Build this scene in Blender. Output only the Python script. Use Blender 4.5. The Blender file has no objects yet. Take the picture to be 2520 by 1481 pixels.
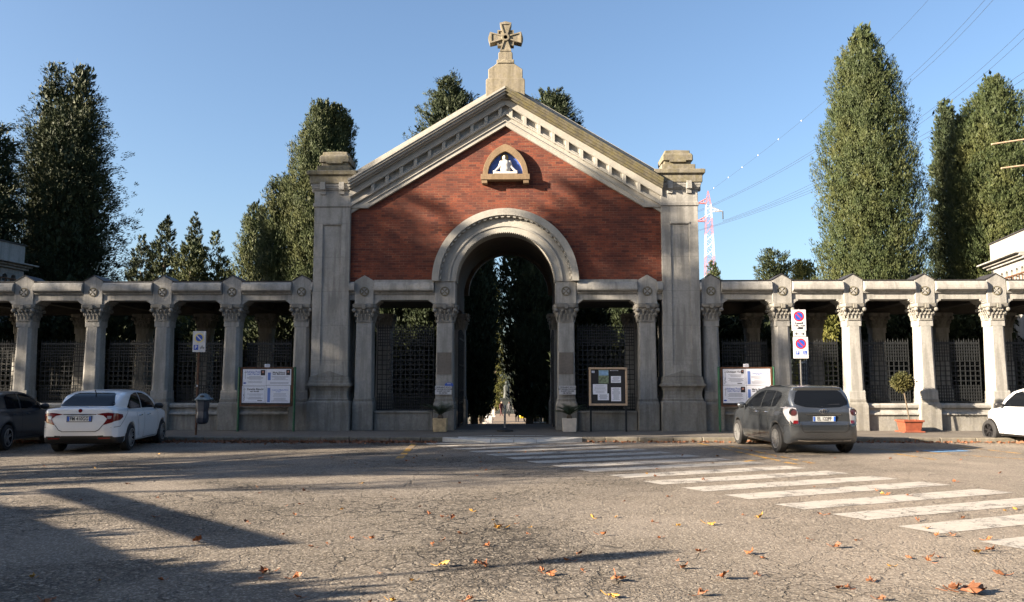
import bpy, bmesh, math, random
import numpy as np
from mathutils import Vector, Matrix
from mathutils.bvhtree import BVHTree
from mathutils.geometry import delaunay_2d_cdt

R = math.radians
scene = bpy.context.scene
COL = scene.collection

# ---------------------------------------------------------------- camera, sky, sun, exposure
CAM_P, CAM_YAW, CAM_F, CAM_H = 5.755, 1.0, 2029.0, 1.6
cam_d = bpy.data.cameras.new("camera")
cam = bpy.data.objects.new("camera", cam_d)
COL.objects.link(cam)
cam.location = (0, 0, CAM_H)
cam.rotation_euler = (R(90 + CAM_P), 0, R(CAM_YAW))
cam_d.sensor_width = 36
cam_d.lens = 36 * CAM_F / 2519.0
cam_d.clip_end = 6000
cam_d.clip_start = 0.05
scene.camera = cam

SUN_AZ, SUN_EL = 68.0, 18.5          # light travels towards +x, a little towards +y
w = bpy.data.worlds.new("World")
scene.world = w
w.use_nodes = True
wn = w.node_tree.nodes
bg = wn["Background"]
sky = wn.new("ShaderNodeTexSky")
sky.sky_type = 'NISHITA'
sky.sun_disc = False
sky.sun_elevation = R(SUN_EL)
sky.sun_rotation = R(180 + SUN_AZ)
sky.altitude = 120
sky.air_density = 1.0
sky.dust_density = 2.3
sky.ozone_density = 2.8
w.node_tree.links.new(sky.outputs[0], bg.inputs[0])
bg.inputs[1].default_value = 0.05
sd = bpy.data.lights.new("sun", 'SUN')
sun = bpy.data.objects.new("sun", sd)
COL.objects.link(sun)
LD = Vector((math.sin(R(SUN_AZ)) * math.cos(R(SUN_EL)), math.cos(R(SUN_AZ)) * math.cos(R(SUN_EL)), -math.sin(R(SUN_EL))))
sun.rotation_euler = LD.to_track_quat('-Z', 'Y').to_euler()
sun.location = (-30, -10, 40)
sd.energy = 5.0
sd.angle = R(0.5)
sd.color = (1.0, 0.845, 0.655)
scene.view_settings.view_transform = 'Standard'
scene.view_settings.look = 'None'
scene.view_settings.gamma = 1
scene.view_settings.exposure = 2.4
scene.cycles.max_bounces = 6
scene.cycles.diffuse_bounces = 3
scene.cycles.transparent_max_bounces = 6

# ---------------------------------------------------------------- helpers
_p, _y = R(CAM_P), R(CAM_YAW)
_f0 = Vector((-math.sin(_y), math.cos(_y), 0))
_Rt = Vector((math.cos(_y), math.sin(_y), 0))
_Z = Vector((0, 0, 1))
_F = _f0 * math.cos(_p) + _Z * math.sin(_p)
_U = _Z * math.cos(_p) - _f0 * math.sin(_p)
CP = Vector((0, 0, CAM_H))
def ray(x, y): return _F * CAM_F + _Rt * (x - 1259.5) - _U * (y - 740.5)
def at(x, y, Y):
    d = ray(x, y); return CP + d * (Y / d.y)
def gnd(x, y, z=0.0):
    d = ray(x, y); return CP + d * ((z - CAM_H) / d.z)

def tag(o, label=None, cat=None, group=None, kind=None):
    if label: o["label"] = label
    if cat: o["category"] = cat
    if group: o["group"] = group
    if kind: o["kind"] = kind
    return o
def thing(name, loc, label, cat, group=None, rz=0.0):
    o = bpy.data.objects.new(name, None)
    o.empty_display_size = 0.2
    COL.objects.link(o)
    o.location = loc
    o.rotation_euler = (0, 0, rz)
    return tag(o, label, cat, group)
def wpos(o):
    v = Vector((0, 0, 0))
    while o is not None:
        v += o.location; o = o.parent
    return v
def link_mesh(name, me, mats, parent=None):
    o = bpy.data.objects.new(name, me)
    COL.objects.link(o)
    if not isinstance(mats, (list, tuple)): mats = [mats]
    if len(me.materials) == 0:
        for m in mats: me.materials.append(m)
    o.parent = parent
    return o
def dup(o, parent=None, loc=None, rz=None, scale=None):
    c = o.copy(); COL.objects.link(c); c.parent = parent
    if loc is not None: c.location = loc
    if rz is not None: c.rotation_euler = (0, 0, rz)
    if scale is not None: c.scale = scale
    for ch in list(o.children): dup(ch, c)
    return c

class MB:
    def __init__(s): s.v = []; s.f = []; s.m = []
    def add(s, V, F, mi=0):
        b = len(s.v); s.v += [tuple(p) for p in V]
        for f in F: s.f.append([i + b for i in f]); s.m.append(mi)
        return s
    def box(s, x0, x1, y0, y1, z0, z1, mi=0):
        V = [(x0, y0, z0), (x1, y0, z0), (x1, y1, z0), (x0, y1, z0), (x0, y0, z1), (x1, y0, z1), (x1, y1, z1), (x0, y1, z1)]
        return s.add(V, [(3, 2, 1, 0), (4, 5, 6, 7), (0, 1, 5, 4), (1, 2, 6, 5), (2, 3, 7, 6), (3, 0, 4, 7)], mi)
    def prism(s, poly, a0, a1, ax='y', mi=0):
        n = len(poly)
        mk = {'y': lambda p, a: (p[0], a, p[1]), 'x': lambda p, a: (a, p[0], p[1]), 'z': lambda p, a: (p[0], p[1], a)}[ax]
        V = [mk(p, a0) for p in poly] + [mk(p, a1) for p in poly]
        F = [tuple(range(n)), tuple(reversed(range(n, 2 * n)))]
        F += [(i, i + n, (i + 1) % n + n, (i + 1) % n) for i in range(n)]
        return s.add(V, F, mi)
    def loft(s, cx, cy, secs, mi=0):
        # secs: (z, half width, half depth, chamfer)
        V = []; F = []
        for z, hw, hd, c in secs:
            c = max(min(c, hw * .98, hd * .98), 1e-4)
            V += [(cx - hw + c, cy - hd, z), (cx + hw - c, cy - hd, z), (cx + hw, cy - hd + c, z), (cx + hw, cy + hd - c, z),
                  (cx + hw - c, cy + hd, z), (cx - hw + c, cy + hd, z), (cx - hw, cy + hd - c, z), (cx - hw, cy - hd + c, z)]
        n = len(secs)
        F.append(tuple(reversed(range(8)))); F.append(tuple(range(8 * (n - 1), 8 * n)))
        for k in range(n - 1):
            for i in range(8):
                j = (i + 1) % 8
                F.append((8 * k + i, 8 * k + j, 8 * k + 8 + j, 8 * k + 8 + i))
        return s.add(V, F, mi)
    def lathe(s, prof, c=(0, 0, 0), n=20, ax='z', mi=0):
        V = []; F = []
        for r, h in prof:
            for i in range(n):
                a = 2 * math.pi * i / n
                p = (r * math.cos(a), r * math.sin(a), h)
                if ax == 'y': p = (p[0], p[2], p[1])
                if ax == 'x': p = (p[2], p[0], p[1])
                V.append((p[0] + c[0], p[1] + c[1], p[2] + c[2]))
        m = len(prof)
        for k in range(m - 1):
            for i in range(n):
                j = (i + 1) % n
                F.append((k * n + i, k * n + j, k * n + n + j, k * n + n + i))
        if prof[0] != prof[-1]: F.append(tuple(reversed(range(n)))); F.append(tuple(range((m - 1) * n, m * n)))
        return s.add(V, F, mi)
    def tube(s, pts, r, n=6, mi=0):
        pts = [Vector(p) for p in pts]
        rs = r if isinstance(r, (list, tuple)) else [r] * len(pts)
        V = []; F = []
        for k, p in enumerate(pts):
            d = (pts[min(k + 1, len(pts) - 1)] - pts[max(k - 1, 0)]).normalized()
            u = d.cross(Vector((0, 0, 1)))
            if u.length < 1e-3: u = Vector((1, 0, 0))
            u.normalize(); v = d.cross(u)
            for i in range(n):
                a = 2 * math.pi * i / n
                V.append(p + (u * math.cos(a) + v * math.sin(a)) * rs[k])
        for k in range(len(pts) - 1):
            for i in range(n):
                j = (i + 1) % n
                F.append((k * n + i, k * n + j, k * n + n + j, k * n + n + i))
        F.append(tuple(reversed(range(n)))); F.append(tuple(range((len(pts) - 1) * n, len(pts) * n)))
        return s.add(V, F, mi)
    def ell(s, c, r, nu=10, nv=6, mi=0):
        V = []; F = []
        for k in range(nv + 1):
            t = math.pi * k / nv
            for i in range(nu):
                a = 2 * math.pi * i / nu
                V.append((c[0] + r[0] * math.sin(t) * math.cos(a), c[1] + r[1] * math.sin(t) * math.sin(a), c[2] + r[2] * math.cos(t)))
        for k in range(nv):
            for i in range(nu):
                j = (i + 1) % nu
                F.append((k * nu + i, k * nu + nu + i, k * nu + nu + j, k * nu + j))
        return s.add(V, F, mi)
    def build(s, name, mats, parent=None, smooth=False, bevel=0.0, local=False):
        off = Vector((0, 0, 0)) if (local or parent is None) else wpos(parent)
        me = bpy.data.meshes.new(name)
        me.from_pydata([(a - off.x, b - off.y, c - off.z) for a, b, c in s.v], [], s.f)
        if any(s.m): me.polygons.foreach_set("material_index", s.m)
        if smooth: me.polygons.foreach_set("use_smooth", [True] * len(me.polygons))
        bm = bmesh.new(); bm.from_mesh(me)
        bmesh.ops.recalc_face_normals(bm, faces=bm.faces)
        bm.to_mesh(me); bm.free()
        me.update()
        o = link_mesh(name, me, mats, parent)
        if bevel:
            b = o.modifiers.new("bevel", 'BEVEL'); b.width = bevel; b.segments = 1
            b.limit_method = 'ANGLE'; b.angle_limit = R(40)
        return o

def np_mesh(name, V, F, mat, parent=None, smooth=False, mi=None):
    V = np.asarray(V, np.float32); F = np.asarray(F, np.int32)
    k = F.shape[1]
    me = bpy.data.meshes.new(name)
    me.vertices.add(len(V)); me.vertices.foreach_set("co", V.ravel())
    me.loops.add(F.size); me.loops.foreach_set("vertex_index", F.ravel())
    me.polygons.add(len(F))
    me.polygons.foreach_set("loop_start", np.arange(0, F.size, k, dtype=np.int32))
    me.polygons.foreach_set("loop_total", np.full(len(F), k, np.int32))
    if mi is not None: me.polygons.foreach_set("material_index", np.asarray(mi, np.int32))
    if smooth: me.polygons.foreach_set("use_smooth", np.ones(len(F), bool))
    me.update(calc_edges=True); me.validate()
    return link_mesh(name, me, mat, parent)

def text_mesh(s, size, extrude=0.0, align='CENTER', bold=0.0, sx=1.0):
    c = bpy.data.curves.new("lettering", 'FONT')
    c.body = s; c.size = size; c.align_x = align; c.align_y = 'CENTER'
    c.extrude = extrude; c.offset = bold; c.resolution_u = 2
    o = bpy.data.objects.new("lettering", c)
    COL.objects.link(o)
    bpy.context.view_layer.update()
    me = bpy.data.meshes.new_from_object(o.evaluated_get(bpy.context.evaluated_depsgraph_get()))
    V = [(v.co.x * sx, v.co.y, v.co.z) for v in me.vertices]
    F = [tuple(p.vertices) for p in me.polygons]
    bpy.data.objects.remove(o); bpy.data.curves.remove(c); bpy.data.meshes.remove(me)
    return V, F
def add_text(mb, s, size, x, y, z, mi=0, align='CENTER', bold=0.0, sx=1.0):
    """lettering in the xz plane facing -y"""
    V, F = text_mesh(s, size, 0, align, bold, sx)
    mb.add([(a + x, y, b + z) for a, b, c in V], F, mi)

# ---------------------------------------------------------------- materials
def nmat(name):
    m = bpy.data.materials.new(name); m.use_nodes = True
    nt = m.node_tree; b = nt.nodes["Principled BSDF"]
    return m, nt, b
class G:
    """tiny node graph helper"""
    def __init__(s, nt):
        s.nt = nt
        s.co = nt.nodes.new("ShaderNodeTexCoord").outputs["Object"]
    def n(s, t, **kw):
        x = s.nt.nodes.new(t)
        for k, v in kw.items(): setattr(x, k, v)
        return x
    def l(s, a, b): s.nt.links.new(a, b)
    def set(s, inp, v):
        if hasattr(v, "links") or isinstance(v, bpy.types.NodeSocket): s.l(v, inp)
        else: inp.default_value = v
    def noise(s, scale, detail=4, rough=.55, vec=None, dist=0.0):
        x = s.n("ShaderNodeTexNoise"); s.l(vec or s.co, x.inputs["Vector"])
        x.inputs["Scale"].default_value = scale; x.inputs["Detail"].default_value = detail
        x.inputs["Roughness"].default_value = rough; x.inputs["Distortion"].default_value = dist
        return x.outputs[0]
    def map(s, scale=(1, 1, 1), loc=(0, 0, 0), vec=None):
        x = s.n("ShaderNodeMapping"); s.l(vec or s.co, x.inputs[0])
        x.inputs["Scale"].default_value = scale; x.inputs["Location"].default_value = loc
        return x.outputs[0]
    def ramp(s, fac, stops):
        x = s.n("ShaderNodeValToRGB"); s.l(fac, x.inputs[0])
        e = x.color_ramp.elements
        while len(e) < len(stops): e.new(0.5)
        for el, (p, c) in zip(e, stops):
            el.position = p; el.color = (c if isinstance(c, tuple) else (c, c, c)) + (1,)
        return x.outputs[0]
    def mix(s, fac, a, b, mode='MIX'):
        x = s.n("ShaderNodeMix", data_type='RGBA', blend_type=mode)
        s.set(x.inputs[0], fac)
        for i, v in ((6, a), (7, b)):
            if isinstance(v, tuple): v = v + (1,) if len(v) == 3 else v
            s.set(x.inputs[i], v)
        return x.outputs[2]
    def math(s, op, a, b=0.0, c=None):
        x = s.n("ShaderNodeMath", operation=op)
        s.set(x.inputs[0], a); s.set(x.inputs[1], b)
        if c is not None: s.set(x.inputs[2], c)
        return x.outputs[0]
    def bump(s, h, strength=.3, dist=.02):
        x = s.n("ShaderNodeBump"); s.l(h, x.inputs["Height"])
        x.inputs["Strength"].default_value = strength; x.inputs["Distance"].default_value = dist
        return x.outputs[0]

def plain(name, col, rough=.5, metal=0.0, coat=0.0, spec=None, vary=0.0, vscale=8.0):
    m, nt, b = nmat(name)
    b.inputs["Base Color"].default_value = (*col, 1)
    b.inputs["Roughness"].default_value = rough
    b.inputs["Metallic"].default_value = metal
    if coat: b.inputs["Coat Weight"].default_value = coat; b.inputs["Coat Roughness"].default_value = .06
    if spec is not None: b.inputs["Specular IOR Level"].default_value = spec
    if vary:
        g = G(nt)
        c = g.mix(g.ramp(g.noise(vscale), [(.3, 0.0), (.7, 1.0)]), tuple(x * (1 - vary) for x in col), tuple(min(1, x * (1 + vary)) for x in col))
        g.l(c, b.inputs["Base Color"])
    return m

def stone(name, base, dark=.55, stain=.5, moss=0.0, pit=.5, joint=0.0):
    m, nt, b = nmat(name); g = G(nt)
    n1 = g.noise(1.3, 5, .6)
    n2 = g.noise(14, 5, .65)
    streak = g.noise(1.0, 5, .6, g.map((5.5, 5.5, .55)))
    fine = g.noise(90, 2, .6)
    c = g.mix(g.ramp(n1, [(.3, 0.0), (.72, 1.0)]), tuple(x * .84 for x in base), tuple(min(1, x * 1.08) for x in base))
    c = g.mix(g.math('MULTIPLY', g.ramp(n2, [(.36, 1.0), (.56, 0.0)]), .35), c, tuple(x * dark for x in base))
    c = g.mix(g.math('MULTIPLY', g.ramp(streak, [(.40, 1.0), (.53, 0.0)]), stain), c, tuple(x * .42 for x in base))
    c = g.mix(g.math('MULTIPLY', g.ramp(g.noise(.7, 6, .7, g.map((1, 1, 1), (4, 9, 1))), [(.54, 0.0), (.68, 1.0)]), stain * .8), c, tuple(x * .5 for x in base))
    # small dark pores
    v = g.n("ShaderNodeTexVoronoi"); v.inputs["Scale"].default_value = 16
    g.l(g.map((1, 1, 2.2)), v.inputs["Vector"])
    pore = g.math('MULTIPLY', g.ramp(v.outputs["Distance"], [(.06, 1.0), (.17, 0.0)]), g.ramp(g.noise(2.2, 3), [(.46, 0.0), (.6, 1.0)]))
    c = g.mix(g.math('MULTIPLY', pore, pit), c, tuple(x * .35 for x in base))
    c = g.mix(g.math('MULTIPLY', g.ramp(fine, [(.35, 1.0), (.6, 0.0)]), .22), c, tuple(x * .6 for x in base))
    if moss:
        c = g.mix(g.math('MULTIPLY', g.ramp(g.noise(5, 6, .7), [(.42, 0.0), (.6, 1.0)]), moss), c, (.13, .11, .035))
        c = g.mix(g.math('MULTIPLY', g.ramp(g.noise(9, 6, .7), [(.5, 0.0), (.62, 1.0)]), moss * .8), c, (.045, .045, .04))
    if joint:      # fine bed joints between the blocks
        sx = g.n("ShaderNodeSeparateXYZ"); g.l(g.co, sx.inputs[0])
        fr = g.math('FRACT', g.math('DIVIDE', g.math('ADD', sx.outputs[2], g.math('MULTIPLY', n1, .012)), joint))
        c = g.mix(g.math('MULTIPLY', g.ramp(fr, [(.006, 1.0), (.016, 0.0)]), .55), c, tuple(x * .4 for x in base))
    g.l(c, b.inputs["Base Color"])
    b.inputs["Roughness"].default_value = .88
    b.inputs["Specular IOR Level"].default_value = .25
    h = g.math('SUBTRACT', g.math('ADD', g.math('MULTIPLY', fine, .35), n2), g.math('MULTIPLY', pore, .8))
    g.l(g.bump(h, .35, .02), b.inputs["Normal"])
    return m

M = {}
M['stone'] = stone("pale_stone", (.320, .311, .290))
M['stone_block'] = stone("pale_block_stone", (.320, .311, .290), .55, .6, .04, .5, 1.12)
M['stone_base'] = stone("weathered_stone", (.255, .245, .225), .45, .6, 0.12, .9)
M['stone_dark'] = stone("mossy_stone", (.215, .195, .155), .45, .6, .40)
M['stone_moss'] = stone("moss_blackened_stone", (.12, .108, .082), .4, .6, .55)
M['stone_rake'] = stone("cream_stone", (.345, .33, .295), .7, .16)
M['stone_cross'] = stone("ochre_stone", (.245, .215, .165), .5, .6, .22)
M['sand'] = stone("brown_sandstone", (.22, .155, .095), .65, .3)
M['ramp'] = stone("ramp_concrete", (.50, .485, .45), .6, .2)
M['kerb'] = stone("kerb_stone", (.20, .18, .15), .4, .4, .2, .8)
M['plaque'] = stone("worn_plaque", (.17, .15, .13), .45, .3)

def brick_mat():
    m, nt, b = nmat("red_brick"); g = G(nt)
    sx = g.n("ShaderNodeSeparateXYZ"); g.l(g.co, sx.inputs[0])
    cb = g.n("ShaderNodeCombineXYZ")
    g.l(g.math('ADD', sx.outputs[0], sx.outputs[1]), cb.inputs[0]); g.l(sx.outputs[2], cb.inputs[1])
    # slight unevenness of the courses
    wob = g.n("ShaderNodeTexNoise"); g.l(g.co, wob.inputs["Vector"]); wob.inputs["Scale"].default_value = 3.0
    vm = g.n("ShaderNodeVectorMath", operation='MULTIPLY_ADD')
    g.l(wob.outputs[1], vm.inputs[0]); vm.inputs[1].default_value = (.02, .016, 0); g.l(cb.outputs[0], vm.inputs[2])
    t = g.n("ShaderNodeTexBrick"); g.l(vm.outputs[0], t.inputs["Vector"])
    t.offset = .5; t.squash = 1.0
    t.inputs["Scale"].default_value = 1.0
    t.inputs["Brick Width"].default_value = .25; t.inputs["Row Height"].default_value = .08
    t.inputs["Mortar Size"].default_value = .0055; t.inputs["Mortar Smooth"].default_value = .35; t.inputs["Bias"].default_value = .05
    t.inputs["Color1"].default_value = (.20, .047, .020, 1); t.inputs["Color2"].default_value = (.075, .016, .010, 1)
    t.inputs["Mortar"].default_value = (.17, .098, .060, 1)
    n1 = g.noise(.9, 5, .6); n2 = g.noise(22, 4, .7)
    c = g.mix(g.math('MULTIPLY', g.ramp(n1, [(.38, 1.0), (.58, 0.0)]), .52), t.outputs[0], (.050, .016, .011))
    c = g.mix(g.math('MULTIPLY', g.ramp(g.noise(1.6, 4, .6, g.map((1, 1, 1), (7, 3, 2))), [(.52, 0.0), (.68, 1.0)]), .35), c, (.25, .058, .022))
    c = g.mix(g.math('MULTIPLY', g.ramp(n2, [(.35, 1.0), (.55, 0.0)]), .4), c, (.045, .012, .009))
    # mortar lost in places
    c = g.mix(g.math('MULTIPLY', t.outputs["Fac"], g.ramp(g.noise(2.4, 4), [(.42, 0.0), (.55, .8)])), c, (.085, .034, .022))
    g.l(c, b.inputs["Base Color"]); b.inputs["Roughness"].default_value = .9
    h = g.math('ADD', g.math('MULTIPLY', t.outputs["Fac"], -1.0), g.math('MULTIPLY', n2, .7))
    g.l(g.bump(h, .6, .012), b.inputs["Normal"])
    return m
M['brick'] = brick_mat()

def asphalt_mat():
    m, nt, b = nmat("cracked_asphalt"); g = G(nt)
    wob = g.n("ShaderNodeTexNoise"); g.l(g.co, wob.inputs["Vector"]); wob.inputs["Scale"].default_value = 4.5; wob.inputs["Detail"].default_value = 5
    wv = g.n("ShaderNodeVectorMath", operation='MULTIPLY_ADD')
    g.l(wob.outputs[1], wv.inputs[0]); wv.inputs[1].default_value = (.34, .34, 0); g.l(g.co, wv.inputs[2])
    def crack(scale, w0, w1, lo, hi, msk, seed):
        v = g.n("ShaderNodeTexVoronoi", feature='DISTANCE_TO_EDGE'); v.inputs["Scale"].default_value = scale
        g.l(wv.outputs[0], v.inputs["Vector"])
        e = g.ramp(v.outputs["Distance"], [(w0, 1.0), (w1, 0.0)])
        k = g.ramp(g.noise(msk, 4, .55, g.map((1, 1, 1), seed)), [(lo, 0.0), (hi, 1.0)])
        return g.math('MULTIPLY', e, k)
    c1 = crack(1.0, .003, .010, .44, .54, .35, (3, 8, 0))
    c2 = crack(5.2, .014, .044, .44, .56, .33, (11, 2, 0))
    c3 = crack(14.0, .03, .12, .50, .64, .5, (5, 21, 0))
    cr = g.math('MINIMUM', g.math('ADD', c1, g.math('ADD', c2, g.math('MULTIPLY', c3, .75))), 1.0)
    agg = g.n("ShaderNodeTexVoronoi"); agg.inputs["Scale"].default_value = 60; g.l(g.co, agg.inputs["Vector"])
    aggv = g.n("ShaderNodeSeparateColor"); g.l(agg.outputs["Color"], aggv.inputs[0])
    fine = g.noise(170, 2, .6); mid = g.noise(22, 4, .7); big = g.noise(.28, 5, .6); pat = g.noise(.9, 4, .55)
    zone = g.ramp(g.noise(.21, 4, .6, g.map((1, 1, 1), (2, 17, 0))), [(.42, 1.0), (.58, .25)])
    sxz = g.n("ShaderNodeSeparateXYZ"); g.l(g.co, sxz.inputs[0])      # newer, smoother surfacing towards the right
    newer = g.n("ShaderNodeMapRange"); g.l(g.math('ADD', sxz.outputs[0], g.math('MULTIPLY', g.noise(.5, 4, .6), 3.0)), newer.inputs[0])
    for i_, v_ in ((1, 2.2), (2, 4.6), (3, 1.0), (4, .30)): newer.inputs[i_].default_value = v_
    zone = g.math('MULTIPLY', zone, newer.outputs[0])
    cr = g.math('MULTIPLY', cr, g.math('ADD', g.math('MULTIPLY', zone, .80), .20))
    base = g.mix(g.ramp(big, [(.35, 0.0), (.66, 1.0)]), (.140, .121, .102), (.235, .203, .170))
    base = g.mix(newer.outputs[0], g.mix(g.ramp(big, [(.35, 0.0), (.66, 1.0)]), (.215, .178, .141), (.315, .262, .208)), base)
    base = g.mix(g.math('MULTIPLY', g.ramp(pat, [(.42, 1.0), (.54, 0.0)]), .55), base, (.175, .148, .118))
    base = g.mix(g.math('MULTIPLY', g.ramp(aggv.outputs[0], [(.25, 1.0), (.6, 0.0)]), g.math('MULTIPLY', zone, .75)), base, (.075, .066, .048))
    base = g.mix(g.math('MULTIPLY', g.ramp(aggv.outputs[1], [(.66, 0.0), (.92, 1.0)]), .6), base, (.46, .41, .34))
    base = g.mix(g.math('MULTIPLY', g.ramp(mid, [(.38, 1.0), (.54, 0.0)]), g.math('MULTIPLY', zone, .7)), base, (.06, .047, .035))
    base = g.mix(g.math('MULTIPLY', g.ramp(fine, [(.4, 1.0), (.6, 0.0)]), .25), base, (.05, .038, .029))
    base = g.mix(cr, base, (.018, .016, .014))
    g.l(base, b.inputs["Base Color"]); b.inputs["Roughness"].default_value = .86; b.inputs["Specular IOR Level"].default_value = .3
    h = g.math('SUBTRACT', g.math('ADD', g.math('MULTIPLY', aggv.outputs[0], .55), g.math('MULTIPLY', mid, .9)), g.math('MULTIPLY', cr, 2.2))
    g.l(g.bump(h, 1.0, .022), b.inputs["Normal"])
    return m
M['asphalt'] = asphalt_mat()

def rough_ground(name, a, bcol, s1, s2, bump=.5):
    m, nt, b = nmat(name); g = G(nt)
    c = g.mix(g.ramp(g.noise(s1, 5, .6), [(.35, 0.0), (.65, 1.0)]), a, bcol)
    c = g.mix(g.math('MULTIPLY', g.ramp(g.noise(s2, 3, .6), [(.36, 1.0), (.55, 0.0)]), .5), c, tuple(x * .45 for x in a))
    g.l(c, b.inputs["Base Color"]); b.inputs["Roughness"].default_value = .9
    g.l(g.bump(g.noise(s2, 3, .7), bump, .02), b.inputs["Normal"])
    return m
M['sidewalk'] = rough_ground("pavement_asphalt", (.105, .090, .074), (.145, .125, .102), .8, 45)
M['lane'] = rough_ground("gravel_lane", (.15, .108, .07), (.19, .14, .092), .5, 20)
M['cemground'] = rough_ground("cemetery_soil", (.11, .095, .06), (.17, .145, .09), .4, 9)

def paint_mat(name, col, wear):
    m, nt, b = nmat(name); g = G(nt)
    n = g.math('ADD', g.math('MULTIPLY', g.noise(2.2, 5, .65), .6), g.math('MULTIPLY', g.noise(34, 3, .7), .4))
    wob = g.n("ShaderNodeTexNoise"); g.l(g.co, wob.inputs["Vector"]); wob.inputs["Scale"].default_value = 5; wob.inputs["Detail"].default_value = 4
    wv = g.n("ShaderNodeVectorMath", operation='MULTIPLY_ADD')
    g.l(wob.outputs[1], wv.inputs[0]); wv.inputs[1].default_value = (.3, .3, 0); g.l(g.co, wv.inputs[2])
    v = g.n("ShaderNodeTexVoronoi", feature='DISTANCE_TO_EDGE'); v.inputs["Scale"].default_value = 2.6; g.l(wv.outputs[0], v.inputs["Vector"])
    cr = g.math('MULTIPLY', g.ramp(v.outputs["Distance"], [(.008, 1.0), (.03, 0.0)]), g.ramp(g.noise(.7), [(.48, 0.0), (.6, 1.0)]))
    k = g.math('MAXIMUM', g.ramp(n, [(wear, 1.0), (wear + .07, 0.0)]), cr)
    c = g.mix(g.ramp(g.noise(8, 5, .7), [(.35, 0.0), (.65, 1.0)]), tuple(x * .8 for x in col), col)
    g.l(g.mix(k, c, (.09, .08, .07)), b.inputs["Base Color"]); b.inputs["Roughness"].default_value = .8
    g.l(g.bump(g.noise(90, 2, .6), .3, .006), b.inputs["Normal"])
    return m
M['white_paint'] = paint_mat("worn_white_paint", (.40, .37, .325), .412)
M['yellow_paint'] = paint_mat("worn_yellow_paint", (.50, .27, .035), .47)
M['blue_paint'] = paint_mat("worn_blue_paint", (.10, .25, .45), .46)

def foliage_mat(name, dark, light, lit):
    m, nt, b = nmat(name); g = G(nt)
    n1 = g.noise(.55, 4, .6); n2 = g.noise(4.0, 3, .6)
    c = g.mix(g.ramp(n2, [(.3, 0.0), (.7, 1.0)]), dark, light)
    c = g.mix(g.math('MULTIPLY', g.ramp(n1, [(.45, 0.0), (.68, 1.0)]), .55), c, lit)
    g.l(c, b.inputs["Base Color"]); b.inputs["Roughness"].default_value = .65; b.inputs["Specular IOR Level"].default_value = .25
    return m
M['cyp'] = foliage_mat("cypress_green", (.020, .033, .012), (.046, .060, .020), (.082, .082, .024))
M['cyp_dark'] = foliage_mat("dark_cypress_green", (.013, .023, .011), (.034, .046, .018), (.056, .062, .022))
M['cyp_yel'] = foliage_mat("yellowish_cypress_green", (.075, .085, .022), (.13, .13, .035), (.17, .15, .04))  # a real leaf colour, and painted sunlight on the lit yews and lane-end cypress
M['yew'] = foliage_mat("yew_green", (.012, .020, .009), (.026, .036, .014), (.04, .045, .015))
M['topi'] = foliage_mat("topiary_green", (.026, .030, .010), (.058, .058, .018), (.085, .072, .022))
M['bark'] = plain("bark", (.09, .07, .05), .9, vary=.4)
M['frond'] = plain("palm_frond", (.025, .042, .018), .6, vary=.4)

M['iron'] = plain("black_iron", (.016, .018, .020), .55, .3, vary=.3)
M['lead'] = plain("lead_flashing", (.035, .033, .034), .6, .3, vary=.3)
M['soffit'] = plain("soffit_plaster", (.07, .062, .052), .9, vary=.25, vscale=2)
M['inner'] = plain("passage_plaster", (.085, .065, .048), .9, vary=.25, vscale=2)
M['white'] = plain("white_enamel", (.50, .50, .52), .4, vary=.05)
M['paper'] = plain("white_paper", (.72, .73, .80), .7, vary=.06, vscale=20)
M['ink'] = plain("black_ink", (.015, .015, .02), .6)
M['grey_ink'] = plain("grey_ink", (.27, .28, .34), .7)
M['blue_ink'] = plain("blue_ink", (.12, .20, .50), .6)
M['skin_print'] = plain("printed_portrait", (.35, .16, .12), .7, vary=.4, vscale=40)
M['sign_blue'] = plain("sign_blue", (.015, .07, .38), .4)
M['sign_red'] = plain("sign_red", (.42, .02, .025), .4)
M['sign_yellow'] = plain("faded_yellow_ring", (.62, .52, .16), .5)
M['green_post'] = plain("green_paint", (.012, .085, .04), .45, vary=.3)
M['rust'] = plain("rusty_steel", (.10, .045, .022), .75, .2, vary=.5)
M['galv'] = plain("galvanised_steel", (.17, .175, .18), .45, .7, vary=.2)
M['pole_grey'] = plain("dull_grey_pole", (.060, .060, .060), .6, .3, vary=.3)
M['wood'] = plain("pale_wood_frame", (.42, .30, .20), .6, vary=.2, vscale=15)
M['board'] = plain("dark_felt", (.025, .024, .026), .9, vary=.2)
M['terra'] = plain("terracotta", (.19, .046, .020), .75, vary=.25)
M['planter_tan'] = plain("stained_planter", (.46, .34, .19), .8, vary=.3)
M['planter_wht'] = plain("white_planter", (.55, .48, .40), .75, vary=.12)
M['soil'] = plain("soil", (.03, .022, .015), .95)
M['bin'] = plain("dark_blue_plastic", (.016, .022, .036), .45, vary=.2)
M['bin_lid'] = plain("grey_blue_plastic", (.11, .15, .18), .45, vary=.25)
M['white_glaze'] = plain("white_glaze", (.50, .48, .45), .35)
M['blue_glaze'] = plain("blue_glaze", (.05, .10, .36), .35, vary=.2)
M['gold'] = plain("gold_glaze", (.45, .30, .05), .4)
M['py_red'] = plain("pylon_red", (.42, .13, .12), .6)
M['py_white'] = plain("pylon_white", (.52, .52, .54), .6)
M['cable'] = plain("cable_grey", (.028, .032, .040), .5)
M['tyre'] = plain("tyre_rubber", (.014, .014, .015), .8)
M['alloy'] = plain("alloy_wheel", (.55, .55, .55), .32, .8)
M['alloy_black'] = plain("black_alloy", (.02, .02, .022), .35, .3)
M['chrome'] = plain("chrome", (.62, .62, .63), .18, 1.0)
M['trim'] = plain("black_trim", (.012, .012, .013), .5)
M['seam'] = plain("panel_gap", (.02, .02, .02), .8)
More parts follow.
